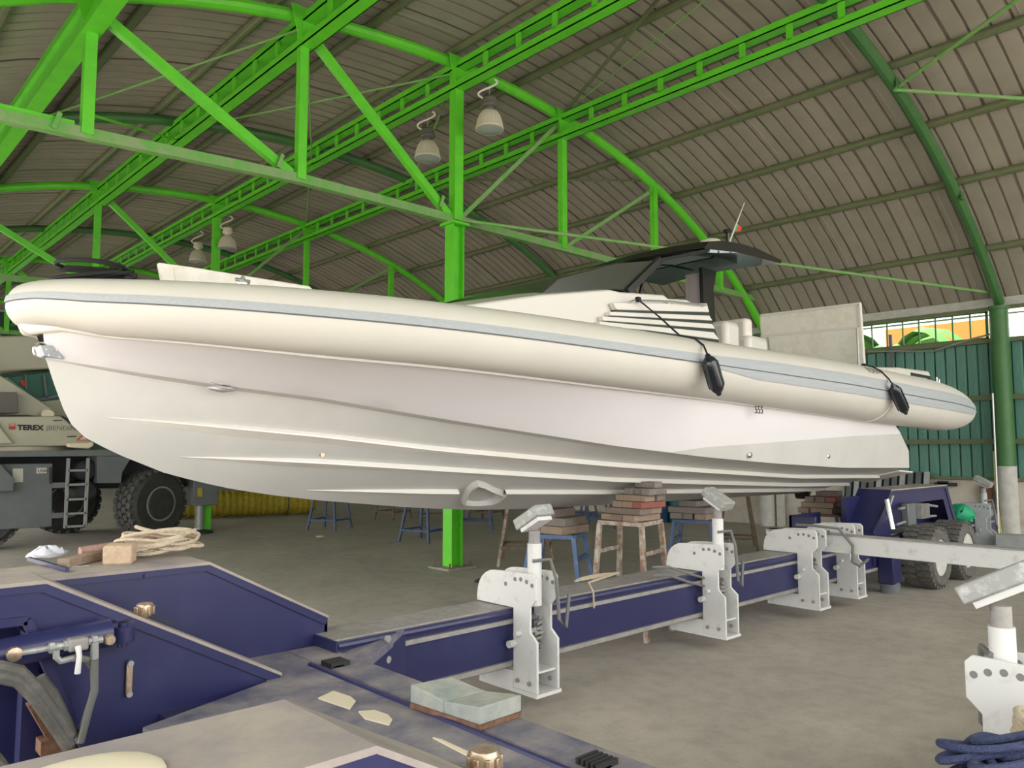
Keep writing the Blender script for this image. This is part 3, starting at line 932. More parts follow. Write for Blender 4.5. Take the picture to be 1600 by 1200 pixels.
# aft side locker lid above the stern tube
yl = BY - BT + .12
mb = MB(); mb.prism([(P(a, b, Y=yl).x, P(a, b, Y=yl).z) for a, b in ((1345, 573), (1407, 574), (1452, 580), (1456, 590), (1440, 598), (1345, 598))], 'xz', yl, yl + .35); obj('side_locker', mb, 'tube', boat, bevel=.03)
mb = MB(); mb.prism([(P(a, b, Y=yl - .01).x, P(a, b, Y=yl - .01).z) for a, b in ((1424, 582), (1454, 588), (1455, 592), (1424, 587))], 'xz', yl - .012, yl + .1); obj('locker_slot', mb, 'black_panel', boat)
q = P(1466, 598, Y=BY - BT)
mb = MB(); mb.tube([q + Vector((-.06, 0, -.02)), q + Vector((-.06, 0, .07)), q + Vector((.03, 0, .05)), q + Vector((.03, 0, -.04))], .012, 6); obj('stern_handle', mb, 'chrome', boat)
text('tube_lettering', 'YOUNIC', .13, tubepoint(1358, 38, .004), (D(52), D(2), 0), 'ink_grey', boat)

# console / coachroof
YC = BY - 1.0 * KS * .98
def xz(l, Y): return [(P(a, b, Y=Y).x, P(a, b, Y=Y).z) for a, b in l]


cab = xz([(700, 481), (735, 476), (850, 460), (962, 451), (979, 455), (1049, 459), (1055, 465), (1084, 466), (1101, 476), (1104, 482), (1104, 560), (700, 560)], YC)
mb = MB(); n = len(cab); cz0 = min(q[1] for q in cab); cz1 = max(q[1] for q in cab)
def inset(z): return .32 * max(0, (z - (cz1 - .55)) / .55) ** 2.
vs = [(x, YC + inset(z) * .3, z) for x, z in cab] + [(x, YC + .28 + inset(z) * .3, z + (.05 if z > cz0 + .1 else 0)) for x, z in cab] + [(x, 2 * BY - YC - .28, z + (.05 if z > cz0 + .1 else 0)) for x, z in cab] + [(x, 2 * BY - YC, z) for x, z in cab]
fs = [tuple(range(n)), tuple(range(4 * n - 1, 3 * n - 1, -1))]
for b_ in range(3):
    for i in range(n):
        j = (i + 1) % n; fs.append((b_ * n + i, b_ * n + j, b_ * n + n + j, b_ * n + n + i))
mb.add(vs, fs); console = obj('coachroof', mb, 'gel_white', boat, bevel=.015)
mb = MB(); mb.prism(xz([(960, 484), (1106, 484), (1122, 531), (1122, 560), (930, 560)], YC - .005), 'xz', YC - .012, YC + .05); obj('louvre_recess', mb, 'black_panel', console)
LV = [[(958, 473), (1104, 474), (1108, 488), (963, 484)], [(952, 487), (1108, 493), (1113, 501), (953, 493)], [(941, 494), (1113, 506), (1117, 514), (942, 501)], [(936, 502), (1115, 519), (1124, 531), (1010, 516), (938, 510)], [(930, 512), (1005, 518), (1120, 536), (1122, 560), (930, 560)]]
for l in LV:
    mb = MB(); mb.prism(xz(l, YC - .03), 'xz', YC - .035, YC + .03); obj('louvre_slat', mb, 'gel_white', console, bevel=.006)
mb = MB(); rr_ = [P(985, 472, Y=YC - .07), P(990, 469, Y=YC - .07), P(1050, 471, Y=YC - .07), P(1103, 477, Y=YC - .07)]; mb.tube(rr_, .01, 6); rail = obj('side_rail', mb, 'steel', console)
for px, py in ((988, 471), (1046, 472), (1101, 477)):
    a = P(px, py, Y=YC - .07); mb = MB(); mb.cyl(a, a + Vector((0, .09, -.01)), .012, n=8); obj('rail_stanchion', mb, 'gel_white', rail)

# windscreen
YWn = BY - .8 * KS
ws = xz([(843, 461), (873, 434), (962, 411), (1031, 406), (981, 455), (962, 452)], YWn)
mb = MB(); mb.prism(ws, 'xz', YWn, 2 * BY - YWn); wsn = obj('windscreen', mb, 'glass_dark', boat, bevel=.012)
a, b = P(1031, 406, Y=YWn - .02), P(980, 456, Y=YWn - .02)
mb = MB(); mb.bar(a, b, .05, .07); obj('windscreen_frame', mb, 'black', wsn)
mb = MB(); mb.bar(P(1006, 436, Y=YWn), P(1000, 458, Y=YWn), .025); obj('windscreen_stay', mb, 'black', wsn)

# hardtop
YH = 4.135 * KS
ht = xz([(1108, 377), (1128, 376), (1155, 380), (1185, 389), (1222, 407), (1220, 412), (1190, 404), (1150, 394), (1112, 390), (1100, 388)], YH)
mb = MB(); ny = 9; rows = []
for k in range(ny):
    v = k / (ny - 1) * 2 - 1; y = BY + v * (BY - YH); cam_ = .05 * (1 - v * v); sh = -.0 * abs(v)
    rows.append([Vector((x, y, z + cam_)) for x, z in ht] + [Vector((ht[0][0], y, ht[0][1] + cam_))])
mb.grid(rows); mb.add(rows[0][:-1], [tuple(range(len(ht)))]); mb.add(rows[-1][:-1], [tuple(range(len(ht)))])
top_ = obj('hardtop', mb, 'black', boat, sharp=30)
xf, xa = ht[0][0], ht[4][0]; zf = ht[9][1]
# forward canopy from the windscreen to the hardtop
mb = MB(); za = P(1031, 408, Y=YWn).z
wx = P(1031, 406, Y=YWn).x
mb.add([(xf + .04, YH + .02, zf + .03), (xf + .04, 2 * BY - YH - .02, zf + .03), (wx - .1, 2 * BY - YWn, za), (wx - .1, YWn, za), (xf + .04, YH + .02, zf - .01), (xf + .04, 2 * BY - YH - .02, zf - .01), (wx - .1, 2 * BY - YWn, za - .04), (wx - .1, YWn, za - .04)],
       [(0, 1, 2, 3), (4, 7, 6, 5), (0, 3, 7, 4), (1, 5, 6, 2), (2, 6, 7, 3), (0, 4, 5, 1)])
obj('hardtop_visor', mb, 'black', top_)
for (x0, x1, y0, y1) in ((.08, .55, -.6, -.05), (.08, .55, .05, .6), (.62, 1.15, -.6, -.05), (.62, 1.15, .05, .6)):
    mb = MB(); f_z = lambda x: float(np.interp(x, [xf, xf + .45, xf + .95, xa], [ht[8][1], ht[7][1], ht[6][1], ht[5][1]]))
    a, b = xf + x0, xf + x1
    mb.add([(a, BY + y0, f_z(a) + .02), (b, BY + y0, f_z(b) + .02), (b, BY + y1, f_z(b) + .02), (a, BY + y1, f_z(a) + .02), (a, BY + y0, f_z(a) - .012), (b, BY + y0, f_z(b) - .012), (b, BY + y1, f_z(b) - .012), (a, BY + y1, f_z(a) - .012)],
           [(0, 1, 2, 3), (4, 7, 6, 5), (0, 3, 7, 4), (1, 5, 6, 2), (2, 6, 7, 3), (0, 4, 5, 1)])
    obj('headliner_panel', mb, 'black_panel', top_)
# pillar
pc = P(1099, 440, Y=BY - .32); zb_ = tz(pc.x)
zt_ = P(1099, 425, Y=BY - .32).z
mb = MB(); mb.box(pc.x - .012, pc.x + .0, pc.y, pc.y + .26, zb_, zt_); mb.box(pc.x - .004, pc.x + .2, pc.y + .05, pc.y + .22, zb_, zt_); obj('hardtop_pillar', mb, 'pillar', boat)
mb = MB(); mb.prism([(pc.x, zb_), (pc.x + .3, zb_), (pc.x + .2, zt_ - .2), (pc.x + .28, zt_ + .05), (pc.x - .05, zt_ + .05)], 'xz', pc.y - .02, pc.y + .03); obj('pillar_side', mb, 'black', boat)
# radar dome, antenna, horn, flag
q = P(1106, 386, Y=YH + .22)
mb = MB(); mb.lathe([(.15, 0), (.16, .03), (.15, .07), (.11, .11), (.05, .13), (0, .133)], (q.x + .06, q.y, q.z - .02), n=24); obj('radar_dome', mb, 'lamp_white', boat)
a, b = P(1139, 380, Y=YH + .5), P(1163, 317, Y=YH + .5)
mb = MB(); mb.cyl(a, b, .013, .006, n=8); ant = obj('antenna', mb, 'gel_white', boat)
m_ = a.lerp(b, .28); n_ = a.lerp(b, .5)
fl = [m_, n_, n_ + Vector((.10, -.02, -.05)), m_ + Vector((.12, -.03, .02))]
mb = MB(); mb.cur = 0; mb.add([fl[0], fl[0].lerp(fl[3], .35), fl[1].lerp(fl[2], .35), fl[1]], [(0, 1, 2, 3)]); mb.cur = 1; mb.add([fl[0].lerp(fl[3], .35), fl[3], fl[2], fl[1].lerp(fl[2], .35)], [(0, 1, 2, 3)])
obj('flag', mb, ['green_cloth', 'flag_red'], ant, recalc=False)
h_ = P(1137, 374, Y=YH + .42)
mb = MB(); mb.cyl(h_ - Vector((0, 0, .08)), h_ + Vector((0, 0, .08)), .022, n=8); mb.obox(h_ + Vector((-.01, 0, .1)), (.1, .06, .04)); obj('horn', mb, 'black', boat)
# seats
for (px, py, sx, sz) in ((1132, 520, .34, .32), (1172, 536, .5, .2)):
    q = P(px, py, Y=BY - .62); mb = MB(); mb.box(q.x - sx / 2, q.x + sx / 2, BY - .75, BY + .75, q.z - sz, q.z + sz * .42); obj('seat', mb, 'gel_white', boat, bevel=.07)
q = P(1148, 515, Y=BY - .5); mb = MB(); mb.box(q.x - .06, q.x + .12, BY - .7, BY + .7, q.z - .3, q.z + .13); obj('seat_back', mb, 'panel_white', boat, bevel=.05)
# open engine hatch standing across the stern
XH = 10.05 * KS
c4 = [P(1187, 491, X=XH), P(1344, 472, X=XH), P(1352, 590, X=XH), P(1197, 590, X=XH)]
t_ = Vector((.06, 0, 0))
mb = MB(); mb.add(c4 + [q + t_ for q in c4], [(0, 1, 2, 3), (7, 6, 5, 4), (0, 4, 5, 1), (1, 5, 6, 2), (2, 6, 7, 3), (3, 7, 4, 0)]); hat = obj('engine_hatch', mb, 'panel_white', boat, bevel=.01)
for e0, e1 in (((1189, 525), (1343, 511)), ((1189, 493), (1342, 475)), ((1342, 475), (1344, 511)), ((1189, 493), (1191, 524))):
    mb = MB(); mb.bar(P(*e0, X=XH - .012), P(*e1, X=XH - .012), .02, .035); obj('hatch_rib', mb, 'gel_white', hat)
for e0, e1 in (((1339, 513), (1342, 580)), ((1200, 527), (1204, 560))):
    mb = MB(); mb.cyl(P(*e0, X=XH - .06), P(*e1, X=XH - .12), .014, n=8); obj('gas_strut', mb, 'steel', hat)
# foredeck hatch lid standing open, cleat
yl = BY - .15
mb = MB(); mb.prism(xz([(248, 410), (300, 417), (484, 447), (489, 452), (489, 470), (258, 460)], yl), 'xz', yl, yl + .05); lid = obj('bow_hatch_lid', mb, 'panel_white', boat, bevel=.008)
mb = MB(); mb.prism(xz([(272, 418), (274, 418.5), (280, 455), (278, 455)], yl - .012), 'xz', yl - .012, yl); obj('lid_seam', mb, 'gel_white', lid)
q = P(379, 441, Y=BY - half(1.9) + .05)
mb = MB(); mb.lathe([(.045, 0), (.045, .012), (.02, .02), (.016, .05), (.0, .07)], q - Vector((0, 0, .02)), n=12); mb.cyl(q + Vector((-.05, 0, .015)), q + Vector((.05, 0, .01)), .012, n=8); obj('deck_cleat', mb, 'steel', boat)


# black mooring line heaped on the bow
def heap(path_fn, n, r, seg=6):
    mb = MB(); mb.tube([path_fn(k / (n - 1)) for k in range(n)], r, seg); return mb


random.seed(3)
cb = P(150, 437, Y=BY + .0); ph = [random.uniform(0, 6.28) for _ in range(6)]
def bowrope(u):
    t = u * 2 * math.pi * 7
    return Vector((cb.x + .17 * math.cos(t * 1.03 + ph[0]) + .05 * math.sin(t * .37), BY + .12 + .2 * math.sin(t) + .05 * math.cos(t * .71), cb.z + .05 + .05 * math.sin(t * .53 + ph[1]) + .035 * u))
tag(obj('black_rope', heap(bowrope, 220, .014), 'rope_black'), 'black mooring rope heaped on the bow of the boat', 'rope')

# fenders hanging from the boat
def fender(top, low, knot, label, mid=None):
    r = thing('boat_fender', label, 'fender', low, 'black fenders')
    ax = (low - top); L_ = ax.length; a = ax.normalized()
    mb = MB(); prof = [(.014, 0), (.022, .02), (.026, .06), (.04, .09), (.055, .14), (.064, .2), (.066, .28), (.066, .74), (.062, .8), (.05, .87), (.034, .92), (.024, .95), (.022, .98), (.014, 1.)]
    vs = MB(); sc = L_
    rows = []; u = Vector((0, 1, 0)); b = a.cross(u).normalized(); c_ = a.cross(b)
    for rr, h in prof:
        rows.append([top + a * h * L_ + (b * math.cos(t) + c_ * math.sin(t)) * rr * 1.0 for t in [2 * math.pi * k / 20 for k in range(21)]])
    vs.grid(rows); obj('fender_body', vs, 'fender_black', r, sharp=60)
    for k in range(8):
        t = 2 * math.pi * k / 8
        mb = MB(); mb.tube([top + a * h * L_ + (b * math.cos(t) + c_ * math.sin(t)) * (rr + .001) for rr, h in prof[5:9]], .006, 4); obj('fender_rib', mb, 'fender_black', r)
    mb = MB(); pts = [knot] + (mid or []) + [top]; mb.tube(pts, .009, 6); obj('fender_line', mb, 'rope_black', r)
    mb = MB(); mb.obox(knot, (.05, .05, .05)); obj('knot', mb, 'rope_black', r, bevel=.012)


YFD = BY - BT - .42
yf1 = tubepoint(1112, 0, .1).y; yf2 = tubepoint(1405, 0, .1).y
fender(P(1105, 553, Y=yf1 + .02), P(1124, 618, Y=yf1), P(997, 468, Y=YC - .08), 'black ribbed fender hanging amidships from the side rail', [P(1030, 495, Y=YC - .12), tubepoint(1062, 88, .014), tubepoint(1084, 62, .014), tubepoint(1098, 38, .016)])
fender(P(1394, 600, Y=yf2 + .02), P(1416, 647, Y=yf2), tubepoint(1350, 92, .02), 'black ribbed fender hanging near the stern end of the tube', [tubepoint(1362, 70, .014), tubepoint(1377, 48, .014), tubepoint(1388, 28, .014)])
# ================================================================== the blue boat trailer
tr_root = thing('boat_trailer', 'navy blue hydraulic boat trailer with long beams and wheel housings', 'trailer', (2.3, 2.8, 0))
ZD = .62
# deck
mb = MB(); mb.prism([(1.23, 3.71), (1.23, .2), (2.52, .2), (2.52, 4.6), (1.95, 4.6), (1.95, 3.98)], 'xy', ZD - .05, ZD); deck = obj('cross_deck', mb, 'blue_deck', tr_root, bevel=.006)
mb = MB(); mb.box(1.4, 2.48, .3, 4.55, .3, ZD - .05); obj('cross_member', mb, 'blue', tr_root)
mb = MB(); mb.cyl((2.26, .2, ZD), (2.26, 4.1, ZD), .016, n=8); obj('hinge_line', mb, 'blue', deck)
mb = MB(); mb.box(2.30, 2.52, .2, 4.45, ZD - .02, ZD + .006); obj('deck_edge_plate', mb, 'blue_deck', deck)
for px, py in ((524, 1040), (932, 1196)):
    q = P(px, py, Z=ZD)
    for k in range(5):
        mb = MB(); mb.box(q.x - .06, q.x + .06, q.y - .06 + k * .025, q.y - .045 + k * .025, ZD, ZD + .03); obj('hinge_comb', mb, 'rubber', deck)
    mb = MB(); mb.box(q.x - .05, q.x + .02, q.y - .06, q.y + .06, ZD, ZD + .014); obj('hinge_leaf', mb, 'rubber', deck)
for pts in ([(497, 1092), (521, 1081), (548, 1090), (556, 1097), (547, 1109), (520, 1100)], [(560, 1113), (585, 1111), (606, 1118), (613, 1126), (608, 1134), (570, 1124)], [(676, 1154), (690, 1157), (740, 1180), (730, 1182)]):
    mb = MB(); mb.prism([(P(a, b, Z=ZD).x, P(a, b, Z=ZD).y) for a, b in pts], 'xy', ZD, ZD + .006); obj('paint_patch', mb, 'cream_plate', deck)


def hood(name, x0, xc, x1, ztop, zlow, ya, yb, base, opening, dust='dusty', parent=tr_root, x00=None):
    """sloped box housing: near face at ya, far face at yb"""
    prof = [(x0, ztop), (xc, ztop), (x1, zlow)]
    low = [(x1, base)] + (opening if opening else [(x0, base)])
    mb = MB(); mb.prism(prof + low, 'xz', ya, ya + .012); side_ = obj(name, mb, 'blue', parent)
    mb = MB(); mb.prism(prof + low, 'xz', yb - .012, yb); obj('far_plate', mb, 'blue', side_)
    mb = MB(); mb.prism([(x0, ztop + .004), (xc, ztop + .004), (xc, ztop - .012), (x0, ztop - .012)], 'xz', ya - .017, yb + .001); obj('top_plate', mb, dust, side_)
    mb = MB(); mb.prism([(xc, ztop + .004), (x1, zlow + .004), (x1, zlow - .012), (xc, ztop - .012)], 'xz', ya - .017, yb + .001); obj('slope_plate', mb, 'blue' if x1 < xc else dust, side_)
    s_ = .045
    mb = MB(); a = Vector((xc - x0, 0)).normalized(); d_ = Vector((x1 - xc, 0, zlow - ztop)).normalized(); nrm = Vector((d_.z, 0, -d_.x))
    mb.prism([(x0, ztop), (xc, ztop), (x1, zlow), (x1 + nrm.x * s_, zlow + nrm.z * s_ - .01), (xc - .01 + nrm.x * s_ * .4, ztop - s_), (x0, ztop - s_)], 'xz', ya - .014, ya)
    obj('edge_trim', mb, 'blue', side_)
    mb = MB(); mb.box(x1 - .02, x1, ya, yb, base, zlow); obj('end_plate', mb, 'blue', side_)
    return side_


oB = [P(128, 1162, Y=4.0), P(40, 968, Y=4.0)]
hB = hood('wheel_housing', -1.2, .89, 2.03, 1.26, .64, 4.0, 4.35, .12, [(oB[0].x + .02, .12), (oB[0].x, oB[0].z), (oB[1].x, oB[1].z), (-1.2, oB[1].z + .02)])
for a, b in ((oB[0], oB[1]), (oB[1], Vector((-1.2, 4.0, oB[1].z + .02)))):
    mb = MB(); mb.bar(a + Vector((0, -.01, 0)), b + Vector((0, -.01, 0)), .035, .06, up=(0, 1, 0)); obj('opening_frame', mb, 'blue', hB)
hC = hood('wheel_housing', -1.2, .89, 2.03, 1.26, .64, 1.36, 1.73, .12, None)
hA = hood('wheel_housing', .72, 1.81, 2.58, 1.2, .79, 4.47, 4.97, .3, None)
mb = MB(); mb.lathe([(.24, 0), (.23, .01), (.2, .02), (.1, .03), (0, .032)], P(125, 1228, Z=1.262), n=28, sc=(.6, .42)); obj('lamp_cover', mb, 'cream_plate', hC)


def cap(p, par, n):
    mb = MB(); pr = []
    for k in range(9):
        t0 = 2 * math.pi * k / 9
    mb.lathe([(.037, 0), (.042, .01), (.042, .05), (.035, .064), (0, .067)], p, n=18); c_ = obj('filler_cap', mb, 'brass', par, bevel=.003)
    for k in range(9):
        t = 2 * math.pi * k / 9; mb = MB(); mb.obox(Vector(p) + Vector((math.cos(t) * .042, math.sin(t) * .042, .03)), (.014, .015, .038), Matrix.Rotation(t, 3, 'Z')); obj('grip_lug', mb, 'brass', c_, bevel=.003)
    mb = MB(); mb.obox(Vector(p) + Vector((.06, -.02, -.015)), (.16, .03, .012), Matrix.Rotation(n, 3, 'Y')); obj('cap_strap', mb, 'rubber', c_)


def slope_z(x): return 1.26 + (x - .89) * (.64 - 1.26) / (2.03 - .89)


q = P(221, 944, Y=4.17); xcap = q.x; cap((xcap, 4.12, slope_z(xcap) + .012), hB, .5)
q = P(757, 1180, Y=1.62); cap((q.x, 1.62, slope_z(q.x) + .012), hC, .5)
# hydraulic ram on the housing plate
a, b = P(-70, 1036, Y=3.9), P(172, 988, Y=3.9)
mb = MB(); mb.cyl(a, b, .062, n=20); ram = obj('hydraulic_ram', mb, 'blue', tr_root)
c_ = P(192, 990, Y=3.93)
mb = MB(); mb.lathe([(.025, -.035), (.05, -.035), (.05, .035), (.025, .035)], c_, 'z', 18); obj('ram_eye', mb, 'blue', ram)
mb = MB(); mb.cyl(c_ + Vector((0, 0, -.06)), c_ + Vector((0, 0, .05)), .022, n=12); mb.box(c_.x - .06, c_.x + .05, c_.y, 4.0, c_.z - .05, c_.z - .035); mb.box(c_.x - .06, c_.x + .05, c_.y, 4.0, c_.z + .035, c_.z + .05); obj('ram_lug', mb, 'blue', ram)
mb = MB(); mb.cyl(P(22, 1022, Y=3.83), P(75, 1013, Y=3.83), .013, n=8); obj('feed_pipe', mb, 'galv', ram)
mb = MB(); mb.lathe([(.02, -.02), (.03, -.015), (.03, .015), (.02, .02)], P(22, 1022, Y=3.83), 'y', 10); mb.lathe([(.02, -.03), (.026, -.015), (.026, .02), (.02, .03)], P(170, 999, Y=3.83), 'y', 10); obj('banjo_bolt', mb, 'brass', ram)
mb = MB(); a, b = P(75, 1013, Y=3.82), P(160, 999, Y=3.82); mb.cyl(a, b, .016, n=8)
for u in (.02, .28, .8): mb.cyl(a.lerp(b, u), a.lerp(b, u + .09), .024, n=6)
obj('valve_pipe', mb, 'galv', ram)
mb = MB(); mb.obox(P(121, 1006, Y=3.82), (.08, .06, .055)); vb = obj('valve_block', mb, 'worn_steel', ram, bevel=.01)
mb = MB(); mb.tube([P(122, 1010, Y=3.78), P(124, 1025, Y=3.76), P(121, 1052, Y=3.77)], [.013, .011, .013], 8); obj('valve_lever', mb, 'white_paint', vb)
mb = MB(); mb.tube([P(88, 1016, Y=3.81), P(88, 1027, Y=3.81), P(95, 1033, Y=3.81), P(115, 1028, Y=3.81)], .014, 8); obj('elbow_fitting', mb, 'galv', ram)
mb = MB(); mb.cyl(P(148, 1003, Y=3.81), P(148, 1030, Y=3.81), .017, n=8); obj('elbow_fitting', mb, 'galv', ram)
for l in ([(115, 1028), (135, 1030), (146, 1045), (148, 1080), (138, 1110), (122, 1160)], [(148, 1030), (148, 1075), (140, 1105), (126, 1160)]):
    mb = MB(); mb.tube([P(x, y, Y=3.8 + .02 * k) for k, (x, y) in enumerate(l)], .016, 8); obj('hydraulic_hose', mb, 'cable', ram)
for dy in (0, 14):
    mb = MB(); mb.tube([P(x, y + dy, Y=3.72) for x, y in ((-60, 1040), (0, 1043), (30, 1050), (55, 1075), (80, 1110), (108, 1152))], .028, 8); obj('hydraulic_hose', mb, 'rubber_dusty', tr_root)
mb = MB(); mb.tube([P(x, y, Y=3.9) for x, y in ((60, 1060), (80, 1085), (112, 1150))], .03, 8); obj('hydraulic_hose', mb, 'rubber_dusty', tr_root)
a, b = P(203, 1036, Y=3.985), P(201, 1084, Y=3.985)
mb = MB(); mb.bar(a, b, .03, .012, up=(0, 1, 0)); g = obj('sight_gauge', mb, 'brass', hB, bevel=.004)
for q in (a, b):
    mb = MB(); mb.cyl(q, q + Vector((0, -.018, 0)), .014, n=10); obj('gauge_bolt', mb, 'galv', g)
q = P(228, 899, Y=4.46); mb = MB(); mb.cyl(q, q + Vector((0, -.015, 0)), .014, n=10); obj('plug', mb, 'blue', hA)
# inner legs, rusty linkage behind the opening
for px, m in ((36, 'blue'),):
    a = P(40, 1060, Y=4.3); mb = MB(); mb.box(a.x - .03, a.x + .03, 4.2, 4.3, .0 + .1, 1.0); obj('frame_leg', mb, 'blue', tr_root)
a, b = P(60, 1090, Y=4.1), P(100, 1160, Y=4.1)
mb = MB(); mb.bar(a, b, .06, .1); mb.obox(b.lerp(a, .3) + Vector((0, 0, -.06)), (.14, .1, .06)); obj('rusty_link', mb, 'rust', tr_root)


def trailer_wheel(x, y0, y1, R_, par, face=-1, m='rubber_dusty', lugs=26):
    """axle along Y, outer face at y0"""
    z = R_
    prof = [(R_ * .58, y0 + .03), (R_ * .62, y0), (R_ * .86, y0 - .005), (R_ * .97, y0 + .05), (R_ * .975, y1 - .05), (R_ * .86, y1), (R_ * .58, y1 - .02)]
    mb = MB(); mb.lathe([(r, h) for r, h in prof], (x, 0, z), 'y', 36); wh = obj('wheel', mb, m, par)
    mb = MB(); mb.lathe([(R_ * .585, y0 + .015), (R_ * .55, y0 + .01), (R_ * .5, y0 + .06), (R_ * .3, y0 + .09), (R_ * .28, y0 + .05), (R_ * .12, y0 + .045), (0, y0 + .045)], (x, 0, z), 'y', 30); obj('rim', mb, 'concrete_white', wh)
    mb = MB(); mb.lathe([(R_ * .2, y0 + .06), (R_ * .18, y0 + .03), (0, y0 + .03)], (x, 0, z), 'y', 16); obj('hub', mb, 'blue', wh)
    src = None
    for k in range(lugs):
        t = 2 * math.pi * k / lugs
        for sd in (0, 1):
            t2 = t + (math.pi / lugs if sd else 0)
            ym = y0 + (y1 - y0) * (.27 if sd == 0 else .73)
            mb = MB()
            if src is None:
                mb.obox((0, 0, 0), (.035, (y1 - y0) * .44, R_ * 2 * math.pi / lugs * .62)); src = mesh_of('tread_lug', mb, [m])
            o = bpy.data.objects.new('tread_lug', src); COL.objects.link(o); o.parent = wh
            o.location = Vector((x + math.cos(t2) * R_ * .972, ym, z + math.sin(t2) * R_ * .972)) - rootloc(par)
            o.rotation_euler = (0, -t2, 0)
    return wh


trailer_wheel(.2, 3.03, 3.36, .5, tr_root)
trailer_wheel(11.25, 3.72, 4.12, .405, tr_root)
trailer_wheel(12.32, 3.72, 4.12, .405, tr_root)

# beams
def beam(y0, y1, x0, x1, near):
    r = MB(); r.box(x0, x1, y0 + .02, y1 - .02, .30, .66); b = obj('beam', r, 'blue', tr_root)
    for z0, z1 in ((.64, .68), (.28, .30)):
        r = MB(); r.box(x0, x1, y0, y1, z0, z1); obj('beam_flange', r, 'blue', b)
    r = MB(); r.box(x0, x1, y0 + .05, y1 - .05, .68, .692); obj('running_track', r, 'worn_steel', b)
    r = MB(); r.cyl((x0, y0 + .01, .66), (x1, y0 + .01, .66), .022, n=8); obj('edge_bead', r, 'blue', b)
    for z0, z1 in ((.585, .615), (.285, .32)):
        r = MB(); r.box(x0, x1, y0 - .006, y0 + .03, z0, z1); obj('wear_strip', r, 'worn_steel', b)
    r = MB(); r.box(x0 - .015, x0, y0, y1, .28, .69); obj('beam_end', r, 'blue', b)
    return b


bF = beam(4.2, 4.63, 2.5, 15.4, True)
bN = beam(.5, .93, 2.5, 11.0, False)
# wedge gusset at the root of the far beam
g0, g1, g2 = P(520, 998, Z=.63), P(612, 974, Y=4.2), P(574, 1022, Z=.62)
mb = MB(); mb.add([(2.5, 4.45, .625), (2.98, 4.2, .69), (2.55, 4.0, .6), (2.5, 4.45, .56), (2.98, 4.2, .64), (2.55, 4.0, .54)], [(0, 1, 2), (3, 5, 4), (0, 3, 4, 1), (1, 4, 5, 2), (0, 2, 5, 3)]); obj('root_gusset', mb, 'blue_deck', bF)
mb = MB(); mb.add([(2.98, 4.185, .66), (2.5, 4.02, .55), (2.5, 4.02, .3), (2.98, 4.185, .3), (2.98, 4.23, .66), (2.5, 4.2, .55), (2.5, 4.2, .3), (2.98, 4.23, .3)], [(0, 1, 2, 3), (4, 7, 6, 5), (0, 3, 7, 4), (0, 4, 5, 1), (1, 5, 6, 2), (2, 6, 7, 3)]); obj('root_plate', mb, 'blue', bF)
for px, py in ((604, 998), (604, 1030)):
    q = P(px, py, Y=4.14); mb = MB(); mb.cyl(q, q + Vector((.005, -.02, 0)), .022, n=10); obj('bolt', mb, 'galv', bF)

# far wheel housing with machinery
hD = hood('rear_wheel_housing', 13.0, 10.85, 10.25, 1.29, .75, 4.2, 4.62, .35, [(10.65, .35), (11.0, 1.08), (12.85, 1.08), (13.3, .35), (13.55, .35)])
mb = MB(); mb.prism([(13.0, 1.29), (13.6, .35), (13.5, .35), (12.93, 1.25)], 'xz', 4.19, 4.62); obj('end_slope', mb, 'blue', hD)
mb = MB(); mb.box(10.3, 13.4, 4.55, 4.62, .4, 1.2); obj('inner_wall', mb, 'blue', hD)
mb = MB(); mb.box(9.6, 10.5, 4.64, 5.0, .5, .82); mb.box(9.6, 9.65, 4.64, 5.0, .82, .98); mb.box(9.6, 10.4, 4.95, 5.0, .82, .98); obj('side_tray', mb, 'blue', tr_root, bevel=.01)
a, b = P(1386, 800, Y=4.1), P(1390, 828, Y=4.02)
mb = MB(); mb.cyl(a + Vector((0, 0, .16)), b + Vector((.1, 0, 0)), .035, n=12); obj('chrome_ram', mb, 'chrome', tr_root)
mb = MB(); mb.obox((11.25, 4.12, .95), (.28, .1, .3)); e1 = obj('valve_bank', mb, 'crane_grey', tr_root, bevel=.015)
for k in range(9):
    mb = MB(); mb.box(11.45 + k * .035, 11.465 + k * .035, 4.02, 4.2, .88, 1.08); obj('cooling_fin', mb, 'worn_steel', e1)
for e_ in ([(1405, 795), (1440, 788), (1464, 791)], [(1440, 788), (1420, 815)], [(1430, 808), (1462, 806)], [(1395, 775), (1390, 790), (1386, 812)], [(1400, 820), (1425, 812), (1440, 800)]):
    mb = MB(); mb.tube([P(x, y, Y=4.12) for x, y in e_], .018, 6); obj('pipework', mb, 'worn_steel', e1)
mb = MB(); mb.box(10.35, 10.62, 4.0, 4.2, .12, .72); obj('leg_housing', mb, 'blue', tr_root, bevel=.02)
mb = MB(); mb.lathe([(.12, 0), (.12, .12), (.1, .14)], (10.48, 4.1, .0), n=16); obj('jack_foot', mb, 'crane_grey', tr_root)

